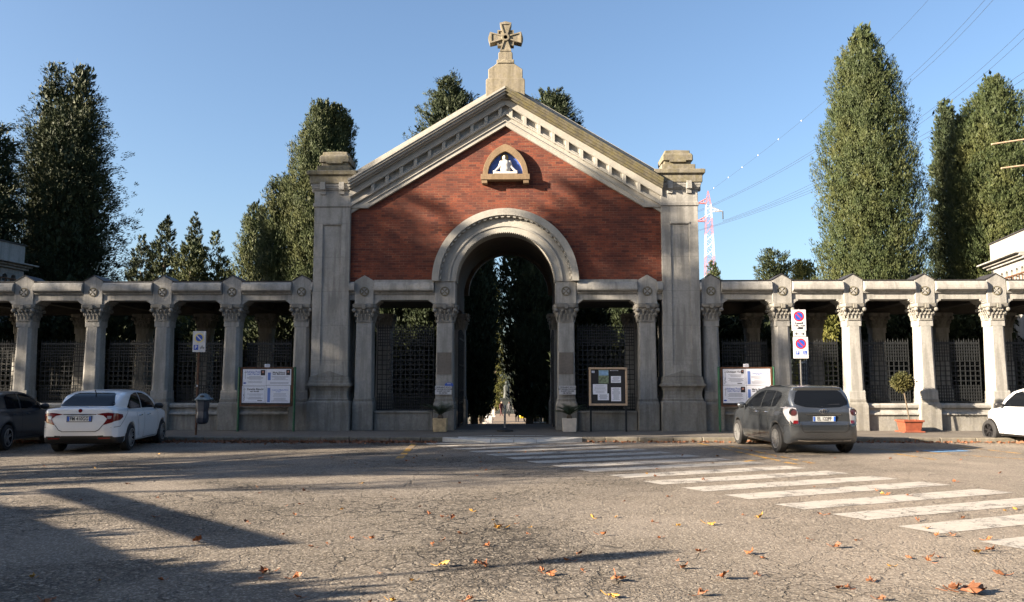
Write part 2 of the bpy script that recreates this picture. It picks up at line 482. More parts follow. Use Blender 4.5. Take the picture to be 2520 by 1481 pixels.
M['glass'] = plain("tinted_car_glass", (.005, .006, .008), .05, 0.0, 0, .2)
M['lamp_red'] = plain("red_lens", (.13, .005, .007), .12, 0, .6)
M['lamp_clear'] = plain("clear_lens", (.36, .35, .37), .12, .2, .6)
M['lamp_dark'] = plain("smoked_red_lens", (.055, .018, .020), .15, 0, .6)
M['plate'] = plain("plate_white", (.62, .63, .62), .45)
M['plate_blue'] = plain("plate_blue", (.02, .10, .45), .45)
M['car_white'] = plain("white_car_paint", (.66, .67, .69), .28, 0, .8)
M['car_grey'] = plain("grey_metallic_paint", (.080, .088, .099), .18, .65, 1.0)
M['car_dark'] = plain("dark_slate_car_paint", (.028, .036, .046), .3, .3, .8)
M['cloth_dark'] = plain("dark_cloth", (.018, .018, .022), .85)
M['cloth_grey'] = plain("grey_cloth", (.04, .04, .045), .85)
M['cloth_red'] = plain("dark_red_cloth", (.055, .012, .012), .85)
M['skin'] = plain("skin", (.42, .24, .17), .6)
M['yellow_bag'] = plain("yellow_plastic", (.72, .50, .02), .45)
M['marble'] = stone("grave_marble", (.62, .58, .52), .7, .2)
M['lichen'] = plain("bronze_patina", (.016, .021, .019), .6)
M['leaf_brown'] = plain("brown_leaf", (.15, .058, .024), .7, vary=.35, vscale=30)
M['leaf_orange'] = plain("orange_leaf", (.25, .088, .030), .7, vary=.3, vscale=30)
M['leaf_yellow'] = plain("yellow_leaf", (.36, .19, .030), .65, vary=.3, vscale=30)
# ---------------------------------------------------------------- ground, pavement, markings
YF = 26.6          # front plane of the colonnade
GX = -0.68         # axis of the gatehouse
def zg(Y):         # cemetery ground falls away behind the gate
    if Y < 31: return .1
    if Y < 66: return .1 - 1.6 * (Y - 31) / 35
    return max(-1.5 - .021 * (Y - 66), -5.6)

m = MB(); m.add([(-900, -300, 0), (900, -300, 0), (900, 26.8, 0), (-900, 26.8, 0)], [(0, 1, 2, 3)])
tag(m.build("road", M['asphalt']), kind="structure")
m = MB()
ys = [26.8, 31.0, 40, 52, 66, 100, 140, 200, 260, 3000]
V = []; F = []
for y in ys: V += [(-1500, y, zg(y) - .02), (1500, y, zg(y) - .02)]
for k in range(len(ys) - 1): F.append((2 * k, 2 * k + 1, 2 * k + 3, 2 * k + 2))
m.add(V, F); tag(m.build("ground", M['cemground']), kind="structure")
m = MB(); V = []; F = []
for y in ys[1:8]:
    cx = -.9 - 3.6 * (y - 31) / 169
    V += [(cx - 3.1, y, zg(y) - .005), (cx + 3.1, y, zg(y) - .005)]
for k in range(6): F.append((2 * k, 2 * k + 1, 2 * k + 3, 2 * k + 2))
m.add(V, F); tag(m.build("path", M['lane']), kind="structure")

KY = 23.25
m = MB(); m.prism([(KY + .16, 0.004), (31.0, 0.004), (31.0, .12), (KY + .16, .125)], -60, 60, 'x')
tag(m.build("pavement", M['sidewalk']), kind="structure")
m = MB(); rk = random.Random(4); x = -60.0
while x < 60:
    L = rk.uniform(.8, 1.15); dz = rk.uniform(-.008, .006); dy = rk.uniform(-.012, .012)
    if not (-2.3 < x + L / 2 < 1.5):
        m.box(x + .006, x + L - .006, KY + dy, KY + .158, -.05, .125 + dz)
    x += L
tag(m.build("kerb", M['kerb'], bevel=.02), kind="structure")
# kerb ramp: two square slabs and two wedge slabs sloping to the road
m = MB()
def slab(p): m.add([(a, b, c) for a, b, c in p] + [(a, b, -.05) for a, b, c in p], [tuple(range(len(p)))] + [(i, i + len(p), (i + 1) % len(p) + len(p), (i + 1) % len(p)) for i in range(len(p))])
yb, yf, zt, zb = 24.0, 22.72, .132, .03
slab([(-.97, yf, zb), (-.36, yf, zb), (-.36, yb, zt), (-.97, yb, zt)])
slab([(-.345, yf, zb), (.26, yf, zb), (.26, yb, zt), (-.345, yb, zt)])
slab([(-.985, yf, zb), (-.985, yb, zt), (-2.35, 23.2, .128)])
slab([(.275, yf, zb), (1.55, 23.2, .128), (.275, yb, zt)])
m.box(-2.2, 1.4, 23.25, 23.41, -.05, .115)
tag(m.build("kerb_ramp", M['ramp'], bevel=.008), kind="structure")

# zebra crossing: stripes measured on the ground, running slantwise over the road
m = MB()
Lp = [(2409, 1333), (2207, 1295), (2044, 1265), (1904, 1241), (1780, 1218), (1677, 1200), (1580, 1184), (1497, 1169), (1420, 1155), (1355, 1145), (1295, 1135)]
Pl = [gnd(*q) for q in Lp]
across = (gnd(2414, 1204) - gnd(1904, 1241) + gnd(2264, 1184) - gnd(1780, 1218)) * .5     # along one stripe
stp = (Pl[-1] - Pl[2]) / 8
while Pl[-1].y < 24: Pl.append(Pl[-1] + stp)
Pl.insert(0, Pl[0] - (Pl[1] - Pl[0]))
for k, p in enumerate(Pl):
    h = -stp * .53
    q = [p, p + across, p + across + h, p + h]
    if min(a.y for a in q) > KY - .25: continue
    m.add([(a.x, min(a.y, KY - .12), .004) for a in q], [(0, 1, 2, 3)])
tag(m.build("crosswalk_markings", M['white_paint']), kind="structure")
m = MB()
def line(p, q, wd, z=.004):
    a = gnd(*p); b = gnd(*q); d = (b - a).normalized(); n = Vector((-d.y, d.x, 0)) * wd / 2
    m.add([(a.x - n.x, a.y - n.y, z), (b.x - n.x, b.y - n.y, z), (b.x + n.x, b.y + n.y, z), (a.x + n.x, a.y + n.y, z)], [(0, 1, 2, 3)])
line((980, 1130), (1020, 1091), .16)
line((1720, 1091), (1960, 1143), .13); line((1795, 1098), (2000, 1140), .12, .005)
line((1890, 1128), (1830, 1136), .12, .006); line((2130, 1104), (2519, 1130), .12); line((2350, 1098), (2519, 1117), .12, .005)
line((2200, 1116), (2300, 1131), .11, .005)
tag(m.build("parking_markings", M['yellow_paint']), kind="structure")
m = MB(); line((2280, 1111), (2370, 1108), .55, .007)
tag(m.build("disabled_bay_marking", M['blue_paint']), kind="structure")

# ---------------------------------------------------------------- shared column pieces
def capital_mb(cx, cy, z0, z1, hw0, hw1):
    c = MB(); H = z1 - z0
    c.loft(cx, cy, [(z0 - .03, hw0 + .0, hw0 + .0, .06), (z0 - .03, hw0 + .035, hw0 + .035, .08), (z0 + .035, hw0 + .035, hw0 + .035, .08), (z0 + .04, hw0, hw0, .08),
                    (z0 + H * .45, hw0 + .03, hw0 + .03, .08), (z0 + H * .74, hw1 - .05, hw1 - .05, .1)])
    c.loft(cx, cy, [(z0 + H * .745, hw1 - .02, hw1 - .02, .09), (z0 + H * .80, hw1, hw1, .09), (z0 + H * .97, hw1 + .01, hw1 + .01, .09), (z1, hw1 - .03, hw1 - .03, .09)])
    for (dx, dy) in ((0, -1), (1, 0), (0, 1), (-1, 0)):
        px, py = -dy, dx
        def leafp(k, w_, za, zb_, o0, o1):      # acanthus leaf: a bent plate with a curled tip
            pts = []
            for i in range(6):
                t = i / 5; o = o0 + (o1 - o0) * t ** 2.2; zz = za + (zb_ - za) * t; ww = w_ * (1 - .45 * t * t)
                for q in (-1, 0, 1): pts.append((cx + dx * (o + (.018 if q == 0 else 0)) + px * (k + q * ww), cy + dy * (o + (.018 if q == 0 else 0)) + py * (k + q * ww), zz))
            t0 = len(pts); o = o1 + .015
            for q in (-1, 0, 1): pts.append((cx + dx * o + px * (k + q * w_ * .45), cy + dy * o + py * (k + q * w_ * .45), zb_ - .045))
            F = []
            for i in range(6):
                for j in (0, 1): F.append((3 * i + j, 3 * i + j + 1, 3 * i + j + 4, 3 * i + j + 3))
            c.add(pts, F)
        for k in (-.74, -.25, .25, .74): leafp(k * hw0, hw0 * .21, z0 + .03, z0 + H * .40, hw0 + .03, hw0 + .085)
        for k in (-.5, 0, .5): leafp(k * hw0, hw0 * .20, z0 + .10, z0 + H * .62, hw0 + .025, hw0 + .115)
        o = hw1 - .01                       # flower in the middle of the abacus
        c.box(cx + dx * o - .055, cx + dx * o + .055, cy + dy * o - .055, cy + dy * o + .055, z0 + H * .70, z0 + H * .95)
        for k in (-.30, .30): c.lathe([(.001, -.02), (.055, -.02), (.055, .02), (.001, .02)], (cx + dx * (hw1 - .05) + px * k * hw1, cy + dy * (hw1 - .05) + py * k * hw1, z0 + H * .62), 9, 'y' if dy else 'x')
    for sx in (-1, 1):
        for sy in (-1, 1):                  # corner volutes
            c.ell((cx + sx * (hw1 - .06), cy + sy * (hw1 - .06), z0 + H * .62), (.075, .075, .07), 9, 6)
            c.ell((cx + sx * (hw1 - .12), cy + sy * (hw1 - .12), z0 + H * .40), (.06, .06, .1), 8, 5)
    return c
def roundel_mb(cx, y, cz, r):
    c = MB()
    n = 20; V = []; F = []
    prof = [(r, 0), (r, -.022), (r * .86, -.026), (r * .84, -.008), (0.001, -.008)]
    c.lathe([(a, b) for a, b in prof], (cx, y, cz), 20, 'y')
    for k in range(4):
        a = math.pi / 2 * k
        def P(t, rad): return (cx + math.cos(a + t) * rad, cz + math.sin(a + t) * rad)
        c.prism([P(-.25, r * .12), P(-.52, r * .8), P(.52, r * .8), P(.25, r * .12)], y - .03, y - .005, 'y', 1)
    return c
def bracket_block(m, cx, y0, y1, z0=4.2, zt=4.96, zp=5.14, hw=.31, left=True, right=True, peak=True):
    zb = 4.33
    m.prism([(cx - hw, z0), (cx + hw, z0), (cx + hw, zt)] + ([(cx, zp)] if peak else []) + [(cx - hw, zt)], y0, y1)
    for s, on in ((-1, left), (1, right)):
        if not on: continue
        pts = [(hw, z0), (hw + .09, z0), (hw + .10, z0 + .035), (hw + .145, z0 + .05), (hw + .15, z0 + .075), (hw + .20, z0 + .08), (hw + .215, zb), (hw, zb)]
        pts = [(cx + s * a, b) for a, b in pts]
        if s < 0: pts.reverse()
        m.prism(pts, y0 + .03, y1 - .02)
def roll_prof(y):    # moulded roll under the eaves
    return [(y, 4.52), (y - .05, 4.53), (y - .06, 4.575), (y - .075, 4.59), (y - .145, 4.605), (y - .185, 4.64), (y - .19, 4.69), (y - .175, 4.78), (y - .145, 4.86), (y - .10, 4.905), (y, 4.925)]

def grille_mb(x0, x1, y, z0, z1, pitch, bar, dense=True, thick=.02):
    g = MB(); n = max(2, round((x1 - x0) / pitch)); dx = (x1 - x0) / n
    def vb(x, a, b, t=bar): g.box(x - t / 2, x + t / 2, y - thick / 2, y + thick / 2, a, b)
    def hb(z, t=bar): g.box(x0, x1, y - thick / 2 - .004, y + thick / 2 + .004, z - t / 2, z + t / 2)
    for i in range(n + 1):
        x = x0 + i * dx; vb(x, z0, z1)
        g.add([(x - .018, y, z1), (x, y - .008, z1), (x + .018, y, z1), (x, y + .008, z1), (x, y, z1 + .1)], [(0, 1, 4), (1, 2, 4), (2, 3, 4), (3, 0, 4)])
        if dense and i < n:
            xm = x + dx / 2
            for a, b in ((z1 - .62, z1 - .03), (z0, z0 + .52)):
                vb(xm, a, b, bar * .85)
                g.add([(xm - .014, y, b), (xm, y - .007, b), (xm + .014, y, b), (xm, y + .007, b), (xm, y, b + .08)], [(0, 1, 4), (1, 2, 4), (2, 3, 4), (3, 0, 4)])
                g.add([(xm - .014, y, a), (xm, y - .007, a), (xm + .014, y, a), (xm, y + .007, a), (xm, y, a - .06)], [(0, 1, 4), (1, 2, 4), (2, 3, 4), (3, 0, 4)])
    z = z0 + .05; k = 0
    while z < z1:
        hb(z); z += pitch * (1.0 if (z0 + .5 < z < z1 - .65 or not dense) else .62)
    hb(z1 - .06, bar * 1.4); hb(z0 + .02, bar * 1.4)
    return g

# ---------------------------------------------------------------- colonnades
def colonnade(sgn, label):
    base = (GX + sgn * 9, YF, .125)
    T = thing("colonnade", base, label, "colonnade")
    xs = [GX + sgn * (6.66 + 2.29 * k) for k in range(8)]
    xe0 = GX + sgn * 6.28; xe1 = xs[-1] + sgn * .5
    lo, hi = min(xe0, xe1), max(xe0, xe1)
    cy = YF + .36
    # one column, then copies
    def mkcol(x):
        m = MB(); m.loft(x, cy, [(1.13, .275, .275, .085), (2.2, .262, .262, .085), (3.5, .245, .245, .085), (3.66, .245, .245, .085)])
        m.loft(x, cy, [(3.46, .252, .252, .02), (3.66, .252, .252, .02)])
        m.loft(x, cy, [(1.12, .282, .282, .02), (1.36, .280, .280, .02), (1.42, .25, .25, .02)])
        s = m.build("column", M['stone'], T, bevel=.008)
        capital_mb(x, cy, 3.68, 4.2, .245, .375).build("capital", M['stone_base'], s)
        b = MB(); b.loft(x, cy, [(.12, .345, .345, .02), (.90, .345, .345, .02), (.97, .335, .335, .03), (1.04, .295, .295, .04), (1.06, .305, .305, .04), (1.12, .305, .305, .04), (1.135, .28, .28, .05)])
        b.build("base", M['stone_base'], s, bevel=.012)
        bl = MB(); bracket_block(bl, x, YF + .06, YF + .76)
        o = bl.build("entablature_block", M['stone'], T, bevel=.008)
        roundel_mb(x, YF + .06, 4.60, .15).build("roundel", [M['stone_dark'], M['stone']], o)
        fl = MB(); fl.prism([(x - .35, 4.965), (x - .33, 4.955), (x, 5.148), (x + .33, 4.955), (x + .35, 4.965), (x, 5.172)], YF + .045, YF + .95)
        fl.prism([(x - .31, 4.93), (x + .31, 4.93), (x + .31, 4.955), (x, 5.14), (x - .31, 4.955)], YF + .78, YF + .95)
        fl.build("flashing", M['lead'], o)
        return s, o
    s0, o0 = mkcol(xs[0])
    for x in xs[1:]:
        dup(s0, T, s0.location + Vector((x - xs[0], 0, 0))); dup(o0, T, o0.location + Vector((x - xs[0], 0, 0)))
    # rear row
    for x in xs:
        r = s0.copy(); COL.objects.link(r); r.parent = T; r.location = s0.location + Vector((x - xs[0] + sgn * .05, 3.6, 0))
        for ch in s0.children:
            c = ch.copy(); COL.objects.link(c); c.parent = r
    for k in range(len(xs)):
        a = xe0 if k == 0 else xs[k - 1] + sgn * .31; b = xs[k] - sgn * .31
        a, b = min(a, b), max(a, b)
        bm_ = MB(); bm_.box(a, b, YF + .12, YF + .7, 4.33, 4.93)
        ends = (.07 if (b - a) > .5 else .0)
        bm_.prism(roll_prof(YF + .12), a + ends * .3, b - ends * .3, 'x')
        o = bm_.build("beam", M['stone'], T, bevel=.006)
        ld = MB(); ld.box(a, b, YF + .07, YF + .74, 4.932, 4.965); ld.build("flashing", M['lead'], o)
        if k > 0:
            a2, b2 = min(xs[k - 1], xs[k]) + .345, max(xs[k - 1], xs[k]) - .345
            wall = MB(); wall.prism([(YF + .16, .11), (YF + .16, .62), (YF + .7, .62), (YF + .7, .11)], a2, b2, 'x')
            wo = wall.build("low_wall", M['stone_base'], T, bevel=.006)
            cope = MB(); cope.prism([(YF + .7, .62), (YF + .10, .62), (YF + .10, .67), (YF + .19, .73), (YF + .21, .82), (YF + .12, .85), (YF + .11, .93), (YF + .18, .985), (YF + .7, .99)], a2, b2, 'x')
            cope.build("coping", M['stone'], wo, bevel=.006)
            grille_mb(a2 + .08, b2 - .08, YF + .50, 1.0, 3.0, .16, .026).build("grille", M['iron'], T)
            grille_mb(a2 - .05, b2 + .05, YF + 4.05, .3, 2.9, .20, .026, False).build("rear_grille", M['iron'], T)
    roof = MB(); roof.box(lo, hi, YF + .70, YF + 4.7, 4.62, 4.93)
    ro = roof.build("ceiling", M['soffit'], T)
    for x in xs:
        tb = MB(); tb.box(x - .16, x + .16, YF + .76, YF + 4.1, 4.34, 4.61); tb.build("cross_beam", M['soffit'], ro)
    tb = MB(); tb.box(lo, hi, YF + 4.1, YF + 4.6, 4.2, 4.619); tb.build("rear_beam", M['soffit'], T)
    ld = MB(); ld.box(lo, hi, YF + .96, YF + 4.75, 4.932, 4.975); ld.build("roof", M['lead'], T)
    return T
colonnade(-1, "shaded stone colonnade left of the gatehouse with iron grilles between columns")
colonnade(1, "sunlit stone colonnade right of the gatehouse with iron grilles between columns")

# ---------------------------------------------------------------- gatehouse
GH = thing("gatehouse", (GX, YF, .125), "red brick cemetery gatehouse with stone gable, arch and cross on top", "gatehouse")
def X(u): return GX + u
ACZ = 4.93
# brick wall with the arch cut out
def arc(rad, n, a0=0.0, a1=math.pi, cz=ACZ): return [(X(rad * math.cos(a0 + (a1 - a0) * i / n)), cz + rad * math.sin(a0 + (a1 - a0) * i / n)) for i in range(n + 1)]
APX = 10.15; SL = .605
wallp = [(X(-5.2), 4.94)] + list(reversed(arc(2.05, 40))) + [(X(5.2), 4.94), (X(5.2), APX - SL * 5.2 + .6), (X(0), APX + .6), (X(-5.2), APX - SL * 5.2 + .6)]
m = MB(); m.prism(wallp, YF + .08, YF + .75)
m.build("brick_wall", M['brick'], GH)
# gable roof and side/back walls
m = MB()
for s in (-1, 1):
    m.prism([(X(0), 11.5), (X(s * 5.6), 11.5 - SL * 5.6), (X(s * 5.6), 11.38 - SL * 5.6), (X(0), 11.38)], YF + .35, YF + 4.9)
m.build("roof", M['lead'], GH)
m = MB()
for s in (-1, 1):
    q = MB(); q.box(min(X(s * 5.0), X(s * 5.25)), max(X(s * 5.0), X(s * 5.25)), YF + .76, YF + 4.7, 4.94, 7.95); q.build("side_wall", M['brick'], GH)
rearp = [(X(-5.0), 4.94), (X(-1.5), 4.94)] + list(reversed(arc(1.5, 32, cz=5.0))) + [(X(1.5), 4.94), (X(5.0), 4.94), (X(5.0), 8.2), (X(0), 11.2), (X(-5.0), 8.2)]
m.prism(rearp, YF + 4.31, YF + 4.7)
m.build("rear_wall", M['inner'], GH)
# raking cornice, built up from mouldings
def rake(mb, zt, zb, y0, y1, uend=5.12, u0=0.0, only=0):
    for s in (-1, 1):
        if only and s != only: continue
        p = [(X(s * u0), zt - SL * u0), (X(s * u0), zb - SL * u0), (X(s * uend), zb - SL * uend), (X(s * uend), zt - SL * uend)]
        if s < 0: p.reverse()
        mb.prism(p, y0, y1)
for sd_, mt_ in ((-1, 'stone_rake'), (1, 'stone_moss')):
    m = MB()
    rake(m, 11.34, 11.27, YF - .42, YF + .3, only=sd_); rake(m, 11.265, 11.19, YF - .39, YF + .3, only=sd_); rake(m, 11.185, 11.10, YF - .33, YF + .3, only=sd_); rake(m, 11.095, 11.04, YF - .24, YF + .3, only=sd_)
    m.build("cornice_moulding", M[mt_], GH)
m = MB()
rake(m, 11.62, 11.345, YF + .02, YF + .34, 5.3)
m.build("gable_parapet", M['stone_rake'], GH)
m = MB()
rake(m, 11.035, 10.80, YF - .12, YF + .1)           # fascia over the coffers
rake(m, 10.80, 10.56, YF + .035, YF + .12)            # coffer backs
k = 0; u = .12
m2 = MB()
while u < 4.75:
    for s in (-1, 1):
        a, b = u, u + .115
        p = [(X(s * a), 10.80 - SL * a), (X(s * a), 10.52 - SL * a), (X(s * b), 10.52 - SL * b), (X(s * b), 10.80 - SL * b)]
        if s < 0: p.reverse()
        m2 = MB(); m2.prism(p, YF - .085, YF + .04)
        p = [(x_, z_ - .28) if i in (0, 3) else (x_, z_ - .05) for i, (x_, z_) in enumerate(p)] if s > 0 else [(x_, z_ - .28) if i in (0, 3) else (x_, z_ - .05) for i, (x_, z_) in enumerate(p)]
        m2.prism(p, YF - .075, YF + .04)
        m2.build("dentil", M['stone_rake'], GH, bevel=.006)
    u += .465
rake(m, 10.60, 10.54, YF - .05, YF + .09); rake(m, 10.54, 10.48, YF - .08, YF + .09)
rake(m, 10.48, 10.27, YF + .015, YF + .09)
rake(m, 10.27, 10.11, YF - .03, YF + .085, 4.53); rake(m, 10.30, 10.265, YF - .06, YF + .085, 4.53)
for s in (-1, 1):
    a, b = X(s * 4.5), X(s * 5.15)
    pp = [(a, 10.3 - SL * 4.5), (a, 7.36), (b, 7.36), (b, 10.85 - SL * 5.15), (X(s * 4.9), 10.45 - SL * 4.9)]
    if s < 0: pp.reverse()
    m.prism(pp, YF - .025, YF + .083)
m.build("rake_band", M['stone_rake'], GH, bevel=.006)
# pedestal and cross on the apex
m = MB(); P0, P1 = YF - .2, YF + .55
m.prism([(X(-.645), 10.95), (X(.645), 10.95), (X(.645), 11.62), (X(.60), 11.67), (X(-.60), 11.67), (X(-.645), 11.62)], P0, P1)
m.prism([(X(-.57), 11.67), (X(.57), 11.67), (X(.57), 12.0), (X(.29), 12.2), (X(.29), 12.34), (X(-.29), 12.34), (X(-.29), 12.2), (X(-.57), 12.0)], P0 + .06, P1 - .06)
m.prism([(X(-.235), 12.34), (X(.235), 12.34), (X(.235), 12.60), (X(.20), 12.64), (X(-.20), 12.64), (X(-.235), 12.60)], P0 + .14, P1 - .14)
m.prism([(X(-.30), 12.20), (X(.30), 12.20), (X(0), 12.36)], P0 + .03, P0 + .06)
ped = m.build("cross_pedestal", M['stone_cross'], GH, bevel=.015)
m = MB(); cz = 13.16; c0 = YF + .02; c1 = YF + .33
m.prism([(X(-.275), cz - .27), (X(.275), cz - .27), (X(.275), cz + .27), (X(-.275), cz + .27)], c0 + .04, c1 - .04)
def arm(ax_, L, tipw, basew, flat=False):
    P = [(-basew, 0), (basew, 0), (tipw, L * .9), (0 if not flat else tipw, L), (-tipw, L * .9)]
    if flat: P = [(-basew, 0), (basew, 0), (tipw, L), (-tipw, L)]
    ca, sa = math.cos(ax_), math.sin(ax_)
    return [(X(-a * sa + b * ca), cz + a * ca + b * sa) for a, b in P]
for a_, L, fl in ((0, .585, 0), (math.pi / 2, .575, 0), (math.pi, .585, 0), (-math.pi / 2, .53, 1)):
    m.prism(arm(a_, L, .195, .075, fl), c0, c1)
    # raised rim along the arm
    for sgn in (-1, 1):
        ca, sa = math.cos(a_), math.sin(a_)
        P = [(sgn * .075, .12), (sgn * .195, L * .88), (sgn * .150, L * .88), (sgn * .04, .12)]
        m.prism([(X(-a * sa + b * ca), cz + a * ca + b * sa) for a, b in P], c0 - .03, c0)
    P = [(-.19, L * .9), (.19, L * .9), (.17, L * .8), (-.17, L * .8)]
    m.prism([(X(-a * sa + b * ca), cz + a * ca + b * sa) for a, b in P], c0 - .028, c0)
for x0_, x1_, z0_, z1_ in ((-.275, .275, .23, .27), (-.275, .275, -.27, -.23), (-.275, -.235, -.23, .23), (.235, .275, -.23, .23)):
    m.box(X(x0_), X(x1_), c0 + .012, c0 + .045, cz + z0_, cz + z1_)
m.lathe([(.07, -.05), (.125, -.05), (.14, 0), (.14, .04), (.07, .04), (.07, -.05)], (X(0), c0 - .005, cz), 18, 'y')
m.build("cross", M['stone_cross'], ped)
# arch rings
def ring(mb, r0, r1, y0, y1, n=56, cz=ACZ, mi=0, z0=None):
    for i in range(n):
        a, b = math.pi * i / n, math.pi * (i + 1) / n
        q = [(X(r * math.cos(t)), cz + r * math.sin(t)) for r, t in ((r0, a), (r1, a), (r1, b), (r0, b))]
        mb.prism(q, y0, y1, 'y', mi)
def ring_s(mb, r0, r1, y0, y1, n=64, cz=ACZ):
    V = []; F = []
    for i in range(n + 1):
        t = math.pi * i / n
        for r in (r0, r1):
            for y in (y0, y1): V.append((X(r * math.cos(t)), y, cz + r * math.sin(t)))
    for i in range(n):
        b = i * 4; c = b + 4
        F += [(b, b + 2, c + 2, c), (b + 1, c + 1, c + 3, b + 3), (b, c, c + 1, b + 1), (b + 2, b + 3, c + 3, c + 2)]
    F += [(0, 1, 3, 2), (4 * n, 4 * n + 2, 4 * n + 3, 4 * n + 1)]
    mb.add(V, F)
m = MB()
ring_s(m, 2.16, 2.38, YF - .17, YF + .1); ring_s(m, 2.13, 2.16, YF - .11, YF + .1)
n = 34
for i in range(n):            # square teeth on the inner edge of the label
    a = math.pi * (i + .22) / n; b = math.pi * (i + .74) / n
    m.prism([(X(r * math.cos(t)), ACZ + r * math.sin(t)) for r, t in ((2.09, a), (2.13, a), (2.13, b), (2.09, b))], YF - .13, YF + .09)
m.build("arch_label", M['stone_rake'], GH)
m = MB()
ring_s(m, 1.86, 2.13, YF + .0, YF + .3); ring_s(m, 1.80, 1.86, YF - .05, YF + .3); ring_s(m, 1.62, 1.80, YF - .02, YF + .5)
n = 74
for i in range(n):            # saw tooth edge
    a = math.pi * i / n; b = math.pi * (i + 1) / n
    m.prism([(X(r * math.cos(t)), ACZ + r * math.sin(t)) for r, t in ((1.575, (a + b) / 2), (1.62, a), (1.62, b))], YF - .05, YF + .12)
ring_s(m, 1.60, 1.64, YF + .12, YF + .76)
m.build("arch_ring", M['stone_rake'], GH)
m = MB(); ring_s(m, 1.66, 1.80, YF + .76, YF + 4.3)
for s in (-1, 1):
    m.box(min(X(s * 1.66), X(s * 1.80)), max(X(s * 1.66), X(s * 1.80)), YF + .76, YF + 4.3, 4.2, ACZ)
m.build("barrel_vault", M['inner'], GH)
# springer blocks, end blocks, beams
for s in (-1, 1):
    m = MB()
    a, b = sorted((X(s * 1.63), X(s * 2.30)))
    m.box(a, b, YF + .02, YF + .76, 4.2, 4.93)
    c = X(s * 1.95)
    if True:
        hw = .34
        pts = [(hw, 4.2), (hw + .09, 4.2), (hw + .10, 4.235), (hw + .145, 4.25), (hw + .15, 4.275), (hw + .20, 4.28), (hw + .215, 4.33), (hw, 4.33)]
        pts = [(c + s * p, q) for p, q in pts]
        if s < 0: pts.reverse()
        m.prism(pts, YF + .05, YF + .74)
    m.build("springer_block", M['stone'], GH, bevel=.008)
rd0 = None
for u in (-4.6, -1.97, 1.97, 4.6):
    yy = YF + (.02 if abs(u) < 3 else .04)
    o = roundel_mb(X(u), yy, 4.60, .155).build("roundel", [M['stone_dark'], M['stone']], GH)
for s in (-1, 1):
    m = MB(); bracket_block(m, X(s * 4.6), YF + .04, YF + .76, left=(s > 0), right=(s < 0))
    m.build("entablature_block", M['stone'], GH, bevel=.008)
for s in (-1, 1):
    m = MB()
    a, b = sorted((X(s * 2.30), X(s * 4.29)))
    m.box(a, b, YF + .10, YF + .72, 4.33, 4.94)
    m.prism(roll_prof(YF + .10), a + .02, b - .02, 'x'); m.box(a, b, YF + .03, YF + .1, 4.90, 4.985)
    m.build("beam", M['stone'], GH, bevel=.006); m = MB()
    a, b = sorted((X(s * 4.91), X(s * 5.1)))
    m.box(a, b, YF + .10, YF + .72, 4.33, 4.94); m.prism(roll_prof(YF + .10), a, b, 'x')
    m.build("beam", M['stone'], GH, bevel=.006)
for s in (-1, 1):
    m = MB(); a, b = sorted((X(s * 1.81), X(s * 5.0))); m.box(a, b, YF + .76, YF + 4.3, 4.45, 4.6)
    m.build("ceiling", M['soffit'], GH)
# four front columns
def gcol(u):
    cy = YF + .37
    m = MB(); m.loft(X(u), cy, [(1.13, .285, .285, .02), (3.64, .262, .262, .02)])
    s = m.build("column", M['stone'], GH, bevel=.008)
    capital_mb(X(u), cy, 3.64, 4.2, .262, .385).build("capital", M['stone_base'], s)
    b = MB(); b.loft(X(u), cy, [(.12, .345, .345, .02), (.94, .345, .345, .02), (1.0, .335, .335, .03), (1.06, .30, .30, .02), (1.08, .31, .31, .02), (1.13, .31, .31, .02), (1.14, .285, .285, .02)])
    b.build("base", M['stone_base'], s, bevel=.012)
    return s
g0 = gcol(-4.6)
for u in (-1.97, 1.97, 4.6): dup(g0, GH, g0.location + Vector((u + 4.6, 0, 0)))
for u in (-4.6, -1.85, 1.85, 4.6): dup(g0, GH, g0.location + Vector((u + 4.6, 3.7, 0)))
for s in (-1, 1):           # worn rectangular patches on the inner columns
    m = MB(); m.box(X(s * 1.97) - .235, X(s * 1.97) + .225, YF + .073, YF + .14, 1.92, 2.62)
    m.build("plaque", M['plaque'], GH)
# low walls and tall grilles beside the arch
for s in (-1, 1):
    m = MB(); a, b = sorted((X(s * 2.34), X(s * 4.23)))
    m.box(a, b, YF + .14, YF + .62, .12, .68); m.box(a, b, YF + .10, YF + .66, .68, .74)
    m.build("low_wall", M['stone_base'], GH, bevel=.006)
    g = grille_mb(a + .03, b - .03, YF + .46, .74, 3.5, .158, .024)
    # ring ornaments
    for ix in range(4):
        for iz in range(6):
            cxr = (a + b) / 2 + (ix - 1.5) * .316; czr = 1.45 + iz * .30
            g.lathe([(.075, -.012), (.092, -.012), (.092, .012), (.075, .012), (.075, -.012)], (cxr, YF + .46, czr), 10, 'y')
    g.build("grille", M['iron'], GH)
    gr = grille_mb(a, b, YF + 4.1, .3, 3.3, .20, .026, False); gr.build("rear_grille", M['iron'], GH)
# open gate leaves, folded back into the passage
for s in (-1, 1):
    gl = MB(); x = X(s * 1.58)
    y0, y1 = YF + .95, YF + 2.95
    for i in range(13):
        y = y0 + i * (y1 - y0) / 12
        gl.box(x - .02, x + .02, y - .016, y + .016, .2, 3.35 + .12 * math.sin(i / 12 * math.pi))
    for z in (.22, .95, 1.35, 2.2, 3.1): gl.box(x - .026, x + .026, y0, y1, z, z + .06)
    gl.box(x - .008, x + .008, y0, y1, .25, .95)
    for i in range(6): gl.lathe([(.12, -.012), (.14, -.012), (.14, .012), (.12, .012), (.12, -.012)], (x, y0 + .17 + i * .33, 1.19), 12, 'x')
    gl.build("gate_leaf", M['iron'], GH)
